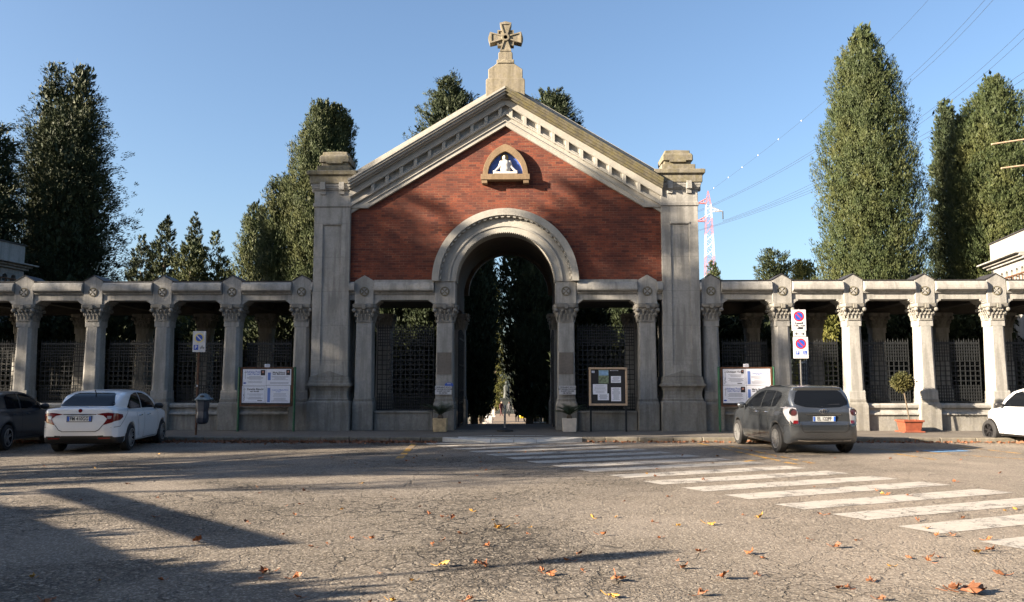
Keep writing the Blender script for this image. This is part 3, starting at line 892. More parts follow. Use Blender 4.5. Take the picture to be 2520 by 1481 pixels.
# corner towers
def tower(s):
    cx, cy = X(s * 5.68), YF + .55
    P = MB()
    P.loft(cx, cy, [(.11, .70, .70, .01), (1.02, .70, .70, .015), (1.07, .67, .67, .02)])
    pl = MB(); pl.loft(cx, cy, [(1.07, .63, .63, .01), (1.13, .635, .635, .01), (1.16, .61, .61, .01), (1.26, .598, .598, .01), (1.38, .605, .605, .01), (1.47, .64, .64, .01), (1.53, .69, .69, .01), (1.54, .715, .715, .01), (1.61, .715, .715, .01), (1.615, .66, .66, .01), (1.72, .66, .66, .01), (1.722, .635, .635, .01), (1.83, .635, .635, .01), (1.835, .56, .56, .01)])
    pl.prism([(cx - .62, 1.835), (cx + .62, 1.835), (cx + .40, 1.90), (cx, 2.03), (cx - .40, 1.90)], cy - .63, cy - .56)
    S = MB(); S.loft(cx, cy, [(1.83, .565, .565, .01), (7.40, .555, .555, .01)])
    for a, b in ((-.595, -.30), (.30, .595)): S.box(cx + a, cx + b, cy - .595, cy - .558, 1.84, 7.385)
    S.box(cx - .30, cx + .30, cy - .594, cy - .558, 6.86, 7.385); S.box(cx - .30, cx + .30, cy - .592, cy - .558, 1.84, 2.22)
    S.box(cx - .32, cx + .32, cy - .615, cy - .592, 6.80, 6.865)
    for sx in (-1, 1):
        for a, b in ((-.59, -.30), (.30, .59)): S.box(min(cx + sx * .558, cx + sx * .595), max(cx + sx * .558, cx + sx * .595), cy + a + .001, cy + b, 1.84, 7.385)
    sh = S.build("tower_shaft", M['stone_block'], GH, bevel=.006)
    P.build("plinth", M['stone_base'], sh, bevel=.015); pl.build("plinth_moulding", M['stone_base'], sh, bevel=.006)
    C_ = MB(); C_.loft(cx, cy, [(7.39, .60, .60, .01), (7.40, .63, .63, .01), (7.51, .635, .635, .01), (7.515, .605, .605, .01), (7.93, .605, .605, .01), (7.935, .63, .63, .01), (7.99, .66, .66, .01), (8.0, .675, .675, .01), (8.06, .685, .685, .01), (8.065, .70, .70, .01), (8.13, .71, .71, .01), (8.15, .715, .715, .01)])
    for sx in (-.31, .31):
        C_.box(cx + sx - .085, cx + sx + .085, cy - .745, cy - .6, 7.94, 8.20); C_.box(cx + sx - .085, cx + sx + .085, cy - .66, cy - .6, 7.80, 7.945)
        for q in (-1, 1):
            C_.box(min(cx + q * .6, cx + q * .745), max(cx + q * .6, cx + q * .745), cy + sx - .085, cy + sx + .085, 7.94, 8.20)
    C_.build("tower_capital", M['stone'], sh, bevel=.006)
    F_ = MB(); F_.loft(cx, cy, [(8.15, .74, .74, .01), (8.40, .745, .745, .01), (8.41, .78, .78, .01), (8.44, .82, .82, .01), (8.555, .825, .825, .01), (8.58, .78, .78, .01)])
    F_.loft(cx, cy, [(8.57, .56, .56, .02), (8.79, .56, .56, .02), (8.80, .44, .44, .02), (8.93, .44, .44, .02), (8.94, .50, .50, .03), (9.12, .50, .50, .03), (9.19, .45, .45, .03), (9.20, .415, .415, .02), (9.29, .41, .41, .02), (9.42, .02, .02, .01)])
    for q in (-1, 1): F_.box(cx - .27, cx + .27, cy + q * .47 - .04, cy + q * .47 + .04, 8.88, 8.95)
    F_.build("tower_finial", M['stone_dark'], sh, bevel=.015)
tower(-1); tower(1)
# niche with glazed relief
def pointed(hw, z0, zp, n=14):
    """outline of a pointed arch from (hw,z0) over the apex to (-hw,z0)"""
    H = zp - z0; rad = (hw * hw + H * H) / (2 * hw); out = []
    for i in range(n + 1):
        t = math.asin(H / rad) * i / n if H < rad else (math.pi - math.asin(min(1, H / rad))) * i / n
        out.append((hw - rad + rad * math.cos(t), z0 + rad * math.sin(t)))
    return out + [(-a, b) for a, b in reversed(out[:-1])]
nz = 8.44
outer = pointed(.74, nz, 9.47); inner = pointed(.575, nz, 9.22)
m = MB(); V = []; F = []
for (o, i) in zip(outer, inner):
    V += [(X(o[0]), YF - .12, o[1]), (X(i[0]), YF - .12, i[1]), (X(o[0]), YF + .1, o[1]), (X(i[0]), YF + .1, i[1])]
for k in range(len(outer) - 1):
    b = 4 * k; c = b + 4
    F += [(b, c, c + 1, b + 1), (b, b + 2, c + 2, c), (b + 1, c + 1, c + 3, b + 3), (b + 2, b + 3, c + 3, c + 2)]
F += [(0, 1, 3, 2), (len(V) - 4, len(V) - 2, len(V) - 1, len(V) - 3)]
m.add(V, F)
m.box(X(-.80), X(.80), YF - .20, YF + .1, nz - .185, nz)
for s in (-1, 1): m.box(X(s * .68) - .09, X(s * .68) + .09, YF - .17, YF + .1, nz - .30, nz - .186)
nf = m.build("niche_frame", M['sand'], GH, bevel=.006)
m = MB(); m.prism([(X(a), b) for a, b in inner], YF + .055, YF + .1); m.build("niche_back", M['blue_glaze'], nf)
# ---------------------------------------------------------------- signed distance modelling (cars, figures)
def sd_poly(P, A, B):
    """signed distance to polygon P (list of 2d points) on arrays A,B"""
    d = np.full(A.shape, 1e9); s = np.ones(A.shape)
    n = len(P)
    for i in range(n):
        x0, y0 = P[i]; x1, y1 = P[i - 1]
        ex, ey = x1 - x0, y1 - y0
        wx, wy = A - x0, B - y0
        t = np.clip((wx * ex + wy * ey) / (ex * ex + ey * ey + 1e-12), 0, 1)
        d = np.minimum(d, (wx - ex * t) ** 2 + (wy - ey * t) ** 2)
        c1 = B >= y0; c2 = B < y1; c3 = ex * wy > ey * wx
        s = np.where((c1 & c2 & c3) | (~c1 & ~c2 & ~c3), -s, s)
    return s * np.sqrt(d)
def smax(a, b, k): 
    h = np.clip(.5 + .5 * (a - b) / k, 0, 1); return b + (a - b) * h + k * h * (1 - h)
def smin(a, b, k): return -smax(-a, -b, k)
def capsule(Xg, Yg, Zg, a, b, r0, r1):
    a = np.array(a, float); b = np.array(b, float); e = b - a
    t = np.clip(((Xg - a[0]) * e[0] + (Yg - a[1]) * e[1] + (Zg - a[2]) * e[2]) / (e @ e + 1e-9), 0, 1)
    return np.sqrt((Xg - a[0] - e[0] * t) ** 2 + (Yg - a[1] - e[1] * t) ** 2 + (Zg - a[2] - e[2] * t) ** 2) - (r0 + (r1 - r0) * t)
def ellipsoid(Xg, Yg, Zg, c, r):
    k = np.sqrt(((Xg - c[0]) / r[0]) ** 2 + ((Yg - c[1]) / r[1]) ** 2 + ((Zg - c[2]) / r[2]) ** 2)
    return (k - 1) * min(r)
def surface_nets(S, org, h):
    nx, ny, nz = S.shape; ins = S < 0
    acc = np.zeros((nx - 1, ny - 1, nz - 1, 3)); cnt = np.zeros((nx - 1, ny - 1, nz - 1))
    cor = [(i, j, k) for i in (0, 1) for j in (0, 1) for k in (0, 1)]
    def sl(c): return tuple(slice(o, o + n - 1) for o, n in zip(c, S.shape))
    for a in cor:
        for ax in range(3):
            if a[ax]: continue
            b = list(a); b[ax] = 1
            sa, sb = S[sl(a)], S[sl(b)]
            cr = (sa < 0) != (sb < 0)
            with np.errstate(divide='ignore', invalid='ignore'): t = np.where(cr, sa / (sa - sb), 0)
            for q in range(3): acc[..., q] += np.where(cr, a[q] + (t if q == ax else 0), 0)
            cnt += cr
    act = cnt > 0
    idx = -np.ones(act.shape, int); idx[act] = np.arange(act.sum())
    cell = np.argwhere(act)
    V = (cell + acc[act] / cnt[act][:, None]) * h + np.array(org)
    F = []
    for ax in range(3):
        u, v = (ax + 1) % 3, (ax + 2) % 3
        s0 = [slice(1, -1)] * 3; s0[ax] = slice(0, -1); s1 = list(s0); s1[ax] = slice(1, None)
        A = ins[tuple(s0)]; B = ins[tuple(s1)]
        e = np.argwhere(A != B)
        if len(e) == 0: continue
        flip = A[tuple(e.T)]
        base = e.copy(); base[:, u] += 1; base[:, v] += 1
        q = []
        for du, dv in ((0, 0), (-1, 0), (-1, -1), (0, -1)):
            c = base.copy(); c[:, u] += du; c[:, v] += dv
            q.append(idx[tuple(c.T)])
        q = np.stack(q, 1); q[~flip] = q[~flip][:, ::-1]
        F.append(q)
    return V, np.concatenate(F)
def grid(lo, hi, h):
    ax = [np.arange(l, u + h, h) for l, u in zip(lo, hi)]
    return np.meshgrid(*ax, indexing='ij') + [ax]
# ---------------------------------------------------------------- cars
def car_body(sp, h=.028):
    L0, L1, W, H = sp['x0'], sp['x1'], sp['w'], sp['h']
    X_, Y_, Z_, ax = grid((L0 - .12, 0 - 3 * h - h / 2, .05), (L1 + .12, W / 2 + .1, H + .1), h)
    xs, ys, zs = ax
    XZ = np.meshgrid(xs, zs, indexing='ij'); XY = np.meshgrid(xs, ys, indexing='ij'); YZ = np.meshgrid(ys, zs, indexing='ij')
    def f_xz(P): return sd_poly(P, *XZ)[:, None, :]
    def f_xy(P): return sd_poly(P, *XY)[:, :, None]
    def f_yz(P): return sd_poly(P, *YZ)[None, :, :]
    def half(prof): return prof + [(-a, b) for a, b in reversed(prof)]
    lo = smax(smax(f_xz(sp['low']), f_yz(half(sp['lowsec'])), .07), f_xy([(a, b) for a, b in sp['lowplan']] + [(a, -b) for a, b in reversed(sp['lowplan'])]), sp.get('kplan', .07))
    ca = smax(smax(f_xz(sp['cab']), f_yz(half(sp['cabsec'])), .10), f_xy([(a, b) for a, b in sp['cabplan']] + [(a, -b) for a, b in reversed(sp['cabplan'])]), .10)
    S = smin(lo, ca, .045)
    for wx in (0, sp['wb']):
        r = np.sqrt((X_ - wx) ** 2 + (Z_ - sp['wr']) ** 2) - sp['ar']
        cut = np.maximum(r, (W / 2 - .30) - np.abs(Y_))
        S = smax(S, -cut, .012)
    for P in sp.get('cuts', []):   # shallow recesses in the tail (y range, z range, depth x)
        pass
    full = np.concatenate([S[:, :2:-1, :], S[:, 3:, :]], 1) if False else None
    # mirror: ys starts at -3.5h, symmetric around 0
    k = 4                       # samples with y<0 : -3.5h,-2.5h,-1.5h,-.5h
    pos = S[:, k:, :]
    Sf = np.concatenate([pos[:, ::-1, :], pos], 1)
    org = (xs[0], -(ys[-1]), zs[0])
    return surface_nets(Sf, org, h)

class Patch:
    def __init__(s, V, F): s.b = BVHTree.FromPolygons([tuple(v) for v in V], [tuple(f) for f in F])
    def hit(s, axis, sign, a, b):
        if axis == 'y': o, d = Vector((a, 3 * sign, b)), Vector((0, -sign, 0))
        elif axis == 'x': o, d = Vector((-6 if sign < 0 else 9, a, b)), Vector((-sign, 0, 0))
        else: o, d = Vector((a, b, 5)), Vector((0, 0, -1))
        return s.b.ray_cast(o, d)
    def poly(s, mb, P, axis, sign, off=.006, sp=.045, mi=0):
        out = []
        n = len(P)
        for i in range(n):
            a = Vector(P[i]); b = Vector(P[(i + 1) % n]); m = max(1, int((b - a).length / sp))
            out += [a + (b - a) * k / m for k in range(m)]
        A = np.array([[p.x, p.y] for p in out]); lo = A.min(0); hi = A.max(0)
        gx, gy = np.meshgrid(np.arange(lo[0] + sp / 2, hi[0], sp), np.arange(lo[1] + sp / 2, hi[1], sp))
        d = sd_poly([tuple(p) for p in P], gx.astype(float), gy.astype(float))
        ins = np.stack([gx[d < -sp * .35], gy[d < -sp * .35]], 1)
        pts = [Vector(p) for p in A.tolist()] + [Vector(p) for p in ins.tolist()]
        k = len(out)
        r = delaunay_2d_cdt(pts, [], [list(range(k))], 1, 1e-5)
        V = []; ok = []
        for p in r[0]:
            loc, nor, _, _ = s.hit(axis, sign, p.x, p.y)
            if loc is None: V.append((0, 0, 0)); ok.append(False); continue
            V.append(loc + nor * off); ok.append(True)
        mb.add(V, [f for f in r[2] if all(ok[i] for i in f)], mi)
    def stroke(s, mb, pts, axis, sign, wd=.012, off=.004, sp=.05, mi=0):
        q = []
        for a, b in zip(pts[:-1], pts[1:]):
            a = Vector(a); b = Vector(b); m = max(1, int((b - a).length / sp))
            q += [a + (b - a) * k / m for k in range(m)]
        q.append(Vector(pts[-1]))
        V = []
        for i, p in enumerate(q):
            d = (q[min(i + 1, len(q) - 1)] - q[max(i - 1, 0)]).normalized(); nrm = Vector((-d.y, d.x)) * wd / 2
            for t in (-1, 1):
                loc, nor, _, _ = s.hit(axis, sign, p.x + nrm.x * t, p.y + nrm.y * t)
                V.append(None if loc is None else loc + nor * off)
        F = [(2 * i, 2 * i + 1, 2 * i + 3, 2 * i + 2) for i in range(len(q) - 1)]
        F = [f for f in F if all(V[i] is not None for i in f)]
        mb.add([v if v is not None else (0, 0, 0) for v in V], F, mi)

def wheel_obj(T, x, y, r, sgn, rim_mat, spokes, wd=.2):
    t = MB()
    t.lathe([(r * .62, -wd / 2), (r * .93, -wd / 2), (r, -wd / 2 + .03), (r, wd / 2 - .03), (r * .93, wd / 2), (r * .70, wd / 2), (r * .66, wd * .4), (r * .62, -wd / 2)], (x, y, r), 32, 'y')
    T_ = t.build("wheel", M['tyre'], T, smooth=False, local=True)
    m = MB(); yo = y + sgn * wd * .40
    m.lathe([(r * .62, -.03), (r * .69, -.03), (r * .69, sgn * .02), (r * .635, sgn * .02), (r * .62, -.03)], (x, yo, r), 32, 'y')
    m.lathe([(.001, sgn * .012), (r * .17, sgn * .012), (r * .2, -sgn * .03), (.001, -sgn * .03)], (x, yo, r), 16, 'y')
    for k in range(spokes):
        a = 2 * math.pi * k / spokes + .3
        for da in (-.13, .13):
            p = Vector((math.cos(a + da * .6), 0, math.sin(a + da * .6))); q = Vector((math.cos(a + da), 0, math.sin(a + da)))
            tt = Vector((-math.sin(a), 0, math.cos(a))) * r * .030
            c = Vector((x, yo, r)); A = c + p * r * .13; B = c + q * r * .63
            V = [A - tt, A + tt, B + tt, B - tt]
            V = [v + Vector((0, sgn * .012, 0)) for v in V] + [v + Vector((0, -sgn * .02, 0)) for v in V]
            m.add(V, [(0, 1, 2, 3), (7, 6, 5, 4), (0, 4, 5, 1), (1, 5, 6, 2), (2, 6, 7, 3), (3, 7, 4, 0)])
    m.build("rim", rim_mat, T_, local=True)
    d = MB(); d.lathe([(.001, 0), (r * .62, 0), (r * .62, -sgn * .02), (.001, -sgn * .02)], (x, y - sgn * wd * .1, r), 20, 'y'); d.build("brake_disc", M['trim'], T_, local=True)

def make_car(sp, label, loc, heading):
    T = thing("parked_car", (0, 0, 0), label, "car")
    V, F = car_body(sp)
    C_ = V[F].mean(1)
    mi = np.zeros(len(F), int)
    for wx in (0, sp['wb']):
        rr = np.sqrt((C_[:, 0] - wx) ** 2 + (C_[:, 2] - sp['wr']) ** 2)
        mi[(rr < sp['ar'] - .012) & (C_[:, 2] < sp['wr'] + sp['ar'])] = 1
    mi[C_[:, 2] < .19] = 1
    if 'dark_rear' in sp:
        z0 = sp['dark_rear']; mi[(C_[:, 2] < z0 - .05 * np.clip((np.abs(C_[:, 1]) - .6) / .2, 0, 1) ** 2) & (C_[:, 0] < -.42)] = 1
    if 'dark_sill' in sp: mi[(C_[:, 2] < sp['dark_sill'])] = 1
    b = np_mesh("body", V, F, [sp['paint'], M['trim']], T, smooth=True, mi=mi)
    pt = Patch(V, F)
    # wheels
    for wx in (0, sp['wb']):
        for s in (-1, 1): wheel_obj(T, wx, s * (sp['track'] / 2), sp['wr'], s, sp['rim'], sp['spokes'])
    # glass
    for s in (-1, 1):
        for P in sp['side_glass']:
            m = MB(); pt.poly(m, P, 'y', s); m.build("side_window", M['glass'], T, smooth=True, local=True)
        m = MB()
        for st in sp['seams']: pt.stroke(m, st, 'y', s)
        if m.f: m.build("door_gap", M['seam'], b, local=True)
        for (hx, hz) in sp['handles']:
            m = MB(); loc_, n_, _, _ = pt.hit('y', s, hx, hz)
            if loc_:
                m.tube([loc_ + n_ * .0 + Vector((-.09, 0, 0)), loc_ + n_ * .035 + Vector((-.06, 0, 0)), loc_ + n_ * .035 + Vector((.06, 0, 0.003)), loc_ + Vector((.09, 0, 0))], .014, 6)
                m.build("door_handle", sp['handle_mat'], T, local=True)
        mx, mz = sp['mirror']; loc_, n_, _, _ = pt.hit('y', s, mx, mz)
        if loc_:
            m = MB(); m.ell(loc_ + Vector((.02, s * .13, .06)), (.075, .12, .08), 12, 8); m.tube([loc_, loc_ + Vector((.01, s * .08, .03))], .025, 6)
            m.build("wing_mirror", sp['mirror_mat'], T, smooth=True, local=True)
    if 'windscreen' in sp:
        m = MB(); pt.poly(m, sp['windscreen'], 'x', 1); m.build("windscreen", M['glass'], T, smooth=True, local=True)
    if 'rear_glass' in sp:
        m = MB(); pt.poly(m, sp['rear_glass'], 'x', -1); m.build("rear_window", M['glass'], T, smooth=True, local=True)
    for nm, mat, P, axis, sg in sp.get('patches', []):
        m = MB(); pt.poly(m, P, axis, sg, off=.008 if nm == 'tail_light' else .018, sp=.03); m.build(nm, M[mat], T, smooth=True, local=True)
    for nm, mat, st, axis, sg, wd in sp.get('strokes', []):
        m = MB(); pt.stroke(m, st, axis, sg, wd, .006); m.build(nm, M[mat], b, local=True)
    if 'plate' in sp:
        pz, txt = sp['plate']
        l0 = pt.hit('x', -1, 0, pz)[0]
        m = MB(); x = l0.x - .02
        m.box(x + .004, x + .05, -.275, .275, pz - .072, pz + .072); fr = m.build("plate_frame", M['trim'], T, local=True)
        m = MB(); m.box(x, x + .05, -.26, .26, pz - .058, pz + .058); pl = m.build("number_plate", M['plate'], T, local=True)
        m = MB()
        for s in (-1, 1): m.box(x - .003, x + .01, min(s * .258, s * .212), max(s * .258, s * .212), pz - .053, pz + .053)
        m.build("blue_band", M['plate_blue'], pl, local=True)
        Vt, Ft = text_mesh(txt, .118, 0, 'CENTER', .0015, .76)
        m = MB(); m.add([(x - .005, -a, c_ + pz) for a, c_, _ in Vt], Ft); m.build("plate_text", M['ink'], pl, local=True)
    if 'badge' in sp:
        bz, kind = sp['badge']; l0 = pt.hit('x', -1, 0, bz)[0]
        m = MB()
        if kind == 'round':
            m.lathe([(.001, -.014), (.040, -.012), (.046, 0), (.048, .03)], (l0.x, 0, bz), 16, 'x')
            m.build("badge", M['lamp_red'], T, local=True)
        else:
            def oval(rx, rz, cz): 
                pts = [(l0.x - .012, rx * math.cos(t), bz + cz + rz * math.sin(t)) for t in [2 * math.pi * i / 20 for i in range(21)]]
                m.tube(pts, .007, 5)
            oval(.085, .055, 0); oval(.028, .05, 0); oval(.055, .02, .028)
            m.build("badge", M['chrome'], T, local=True)
    T.location = loc; T.rotation_euler = (0, 0, R(90 - heading))
    return T, pt

sedan = dict(x0=-.99, x1=3.56, w=1.79, h=1.5, wb=2.64, wr=.315, ar=.365, track=1.54, paint=M['car_white'], rim=M['alloy'], spokes=8,
    low=[(-.55, .20), (-.80, .24), (-.93, .36), (-.985, .55), (-.97, .72), (-.93, .90), (-.91, 1.035), (-.84, 1.065), (-.45, 1.06), (.2, .985), (2.0, .955), (2.5, .955), (3.05, .86), (3.38, .72), (3.53, .52), (3.5, .28), (3.3, .20)],
    lowsec=[(.76, .15), (.82, .24), (.865, .42), (.89, .62), (.885, .80), (.86, .93), (.78, 1.02), (.5, 1.09), (0, 1.10)],
    lowplan=[(-.99, .30), (-.975, .56), (-.92, .72), (-.8, .81), (-.5, .87), (0, .895), (2.0, .895), (2.8, .87), (3.2, .78), (3.42, .6), (3.56, .25)],
    cab=[(-.70, .92), (-.62, 1.045), (-.08, 1.33), (.30, 1.435), (.85, 1.492), (1.3, 1.488), (1.75, 1.42), (2.15, 1.25), (2.62, .97), (2.4, .8), (-.4, .8)],
    cabsec=[(.84, .7), (.83, .95), (.76, 1.14), (.67, 1.34), (.60, 1.44), (.3, 1.495), (0, 1.50)],
    cabplan=[(-.8, .52), (-.3, .66), (.2, .76), (1.0, .80), (1.8, .80), (2.3, .76), (2.65, .62)],
    side_glass=[[(.02, 1.04), (.16, 1.20), (.42, 1.335), (.80, 1.385), (.93, 1.39), (.93, 1.0), (.1, 1.0)], [(.99, 1.39), (1.35, 1.375), (1.72, 1.29), (2.12, 1.05), (2.16, .99), (.99, 1.0)]],
    seams=[[(.35, .96), (.42, .80), (.52, .55), (.62, .33)], [(.96, .985), (.98, .6), (1.0, .27)], [(2.1, .97), (2.16, .6), (2.12, .27)], [(1.0, .27), (2.12, .27)], [(-.2, .98), (-.45, .84), (-.72, .62), (-.93, .60)]],
    handles=[(.62, .83), (1.28, .83)], handle_mat=M['chrome'], mirror=(2.02, .97), mirror_mat=M['trim'],
    rear_glass=[(-.58, 1.08), (.58, 1.08), (.60, 1.12), (.47, 1.35), (.40, 1.385), (-.40, 1.385), (-.47, 1.35), (-.60, 1.12)],
    windscreen=[(-.68, 1.02), (.68, 1.02), (.56, 1.36), (-.56, 1.36)],
    patches=[("tail_light", 'lamp_red', [(s * a, b) for a, b in ((.36, .905), (.50, .93), (.62, .94), (.80, .92), (.83, .85), (.80, .77), (.70, .71), (.52, .655), (.56, .72), (.60, .80), (.52, .87))], 'x', -1) for s in (-1, 1)]
        + [("tail_light", 'lamp_red', [(-.90, .92), (-.62, .89), (-.60, .83), (-.72, .77), (-.90, .74)], 'y', s) for s in (-1, 1)]
        + [("reversing_light", 'lamp_clear', [(s * a, b) for a, b in ((.60, .86), (.70, .86), (.68, .80), (.61, .79))], 'x', -1) for s in (-1, 1)]
        + [("reflector", 'lamp_red', [(s * a, b) for a, b in ((.42, .375), (.66, .375), (.68, .345), (.42, .345))], 'x', -1) for s in (-1, 1)],
    strokes=[("boot_gap", 'seam', [(.36, .90), (-.36, .90)], 'x', -1, .02), ("boot_gap", 'seam', [(.52, .66), (.44, .55), (.36, .51), (-.36, .51), (-.44, .55), (-.52, .66)], 'x', -1, .014)],
    plate=(.80, "FM 410GG"), badge=(.985, 'round'), dark_rear=.41)
for k in range(2, 4): pass
T_sedan, pt_sedan = make_car(sedan, "white four-door sedan with a blue-edged number plate parked left of the gate", (-10.47, 20.0, 0), -8.5)
m = MB(); lr = pt_sedan.hit('z', 1, .05, 0)[0]
m.tube([lr, lr + Vector((-.10, 0, .09))], .012, 6); m.build("aerial", M['trim'], T_sedan, local=True)

mpv = dict(x0=-.80, x1=3.68, w=1.80, h=1.63, wb=2.78, wr=.325, ar=.375, track=1.56, paint=M['car_grey'], rim=M['alloy'], spokes=10, kplan=.09,
    low=[(-.35, .20), (-.62, .25), (-.76, .36), (-.80, .52), (-.79, .68), (-.735, .74), (-.70, .95), (-.66, 1.06), (0, 1.06), (2.0, 1.01), (2.7, .98), (3.2, .86), (3.5, .72), (3.65, .52), (3.6, .27), (3.35, .2)],
    lowsec=[(.78, .15), (.84, .26), (.885, .45), (.90, .66), (.895, .84), (.87, .99), (.80, 1.08), (0, 1.12)],
    lowplan=[(-.80, .35), (-.77, .62), (-.68, .78), (-.5, .86), (0, .90), (2.1, .90), (2.9, .88), (3.3, .79), (3.55, .58), (3.68, .2)],
    cab=[(-.70, .90), (-.63, 1.12), (-.40, 1.46), (-.45, 1.53), (-.33, 1.565), (.1, 1.605), (.8, 1.622), (1.25, 1.60), (1.7, 1.49), (2.2, 1.25), (2.75, .97), (2.5, .8), (-.4, .8)],
    cabsec=[(.87, .7), (.865, 1.0), (.785, 1.18), (.67, 1.42), (.585, 1.535), (.40, 1.60), (0, 1.63)],
    cabplan=[(-.72, .56), (-.62, .67), (-.3, .79), (.6, .855), (1.8, .85), (2.4, .80), (2.8, .62)],
    side_glass=[[(-.08, 1.31), (.02, 1.40), (.34, 1.44), (.34, 1.06), (.12, 1.08)], [(.40, 1.445), (1.02, 1.455), (1.02, 1.045), (.40, 1.06)], [(1.09, 1.455), (1.4, 1.41), (1.75, 1.285), (2.16, 1.06), (2.18, 1.02), (1.09, 1.045)]],
    seams=[[(.40, 1.04), (.42, .84), (.50, .62), (.62, .30)], [(1.06, 1.03), (1.06, .6), (1.08, .28)], [(2.18, 1.0), (2.24, .62), (2.2, .28)], [(.62, .28), (2.2, .28)]],
    handles=[(.62, .93), (1.28, .92)], handle_mat=M['chrome'], mirror=(2.05, 1.0), mirror_mat=M['car_grey'],
    rear_glass=[(-.62, 1.14), (-.4, 1.075), (0, 1.055), (.4, 1.075), (.62, 1.14), (.63, 1.2), (.53, 1.41), (.46, 1.455), (-.46, 1.455), (-.53, 1.41), (-.63, 1.2)],
    windscreen=[(-.7, 1.05), (.7, 1.05), (.58, 1.46), (-.58, 1.46)],
    patches=[("tail_light", 'lamp_clear', [(s * a, b) for a, b in ((.80, 1.06), (.62, 1.05), (.60, .95), (.60, .80), (.60, .70), (.70, .70), (.80, .80))], 'x', -1) for s in (-1, 1)]
        + [("tail_light", 'lamp_clear', [(-.64, 1.06), (-.38, 1.08), (-.50, .93), (-.60, .80), (-.68, .72)], 'y', s) for s in (-1, 1)]
        + [("reflector", 'lamp_red', [(s * a, b) for a, b in ((.61, .775), (.70, .775), (.72, .70), (.61, .70))], 'x', -1) for s in (-1, 1)]
        + [("round_tail_lamp", 'lamp_dark', [(s * .70 + .075 * math.cos(t), .955 + .075 * math.sin(t)) for t in [math.pi * i / 8 for i in range(16)]], 'x', -1) for s in (-1, 1)],
    strokes=[("tailgate_gap", 'seam', [(.56, .72), (.53, .56), (.48, .515), (-.48, .515), (-.53, .56), (-.56, .72)], 'x', -1, .016), ("plate_recess", 'seam', [(.42, .905), (-.42, .905)], 'x', -1, .028),
        ("bumper_strip", 'chrome', [(.62, .33), (.4, .315), (-.4, .315), (-.62, .33)], 'x', -1, .022), ("rear_wiper", 'trim', [(.02, 1.085), (-.18, 1.12), (-.42, 1.135)], 'x', -1, .03), ("bumper_gap", 'seam', [(.86, .69), (.72, .68), (.58, .66)], 'x', -1, .014), ("bumper_gap", 'seam', [(-.86, .69), (-.72, .68), (-.58, .66)], 'x', -1, .014)]
        + [("bumper_gap", 'seam', [(-.72, .70), (-.50, .66), (-.42, .60)], 'y', s, .012) for s in (-1, 1)]
        + [("side_crease", 'seam', [(.45, .40), (1.3, .375), (2.3, .40)], 'y', s, .010) for s in (-1, 1)],
    plate=(.81, "EL 122PF"), badge=(.985, 'oval'), dark_rear=.285)
T_mpv, pt_mpv = make_car(mpv, "dusty grey people carrier parked nose to the kerb beside the notice posters", (6.74, 19.85, 0), -4)
m = MB()
for s in (-1, 1):
    c = pt_mpv.hit('x', -1, s * .70, .955)[0]
    m.lathe([(.073, -.012), (.088, -.012), (.092, .02), (.073, .02), (.073, -.012)], (c.x - .002, s * .70, .955), 20, 'x')
m.build("lamp_ring", M['chrome'], T_mpv, local=True)

city = dict(x0=-.45, x1=2.30, w=1.66, h=1.55, wb=1.87, wr=.30, ar=.345, track=1.45, paint=M['car_white'], rim=M['alloy_black'], spokes=6,
    low=[(-.3, .2), (-.42, .4), (-.45, .8), (-.36, 1.0), (1.0, .96), (1.55, .955), (1.85, .89), (2.08, .76), (2.24, .58), (2.29, .40), (2.2, .22), (1.9, .18)],
    lowsec=[(.72, .15), (.76, .26), (.80, .45), (.825, .66), (.82, .82), (.78, .95), (.6, 1.03), (0, 1.06)],
    lowplan=[(-.45, .4), (-.4, .66), (-.2, .78), (.3, .825), (1.5, .825), (1.9, .78), (2.12, .66), (2.25, .42), (2.3, .1)],
    cab=[(-.42, .9), (-.30, 1.36), (-.1, 1.49), (.3, 1.545), (.7, 1.52), (1.0, 1.42), (1.35, 1.18), (1.68, .93), (1.4, .8), (-.3, .8)],
    cabsec=[(.78, .7), (.78, .95), (.72, 1.2), (.66, 1.4), (.55, 1.5), (0, 1.55)],
    cabplan=[(-.42, .6), (-.2, .74), (.5, .78), (1.2, .77), (1.7, .6)],
    side_glass=[[(-.05, 1.0), (.0, 1.30), (.12, 1.38), (.55, 1.42), (.85, 1.36), (1.15, 1.14), (1.32, .985)]],
    seams=[[(1.42, .95), (1.46, .75), (1.40, .45), (1.30, .26)], [(.1, .96), (.12, .5), (.22, .26)], [(.1, .70), (1.44, .70)]],
    handles=[(.3, .84)], handle_mat=M['trim'], mirror=(1.28, .98), mirror_mat=M['trim'],
    windscreen=[(-.62, 1.0), (.62, 1.0), (.54, 1.4), (-.54, 1.4)],
    patches=[("headlight", 'lamp_clear', [(1.98, .74), (2.14, .68), (2.2, .60), (2.06, .60), (1.96, .66)], 'y', s) for s in (-1, 1)],
    strokes=[("roof_frame", 'trim', [(1.6, .955), (1.30, 1.20), (1.02, 1.40), (.72, 1.49)], 'y', s, .07) for s in (-1, 1)], dark_sill=.27)
make_car(city, "small white city car with black alloy wheels at the right edge", (13.95, 21.85, 0), -5)

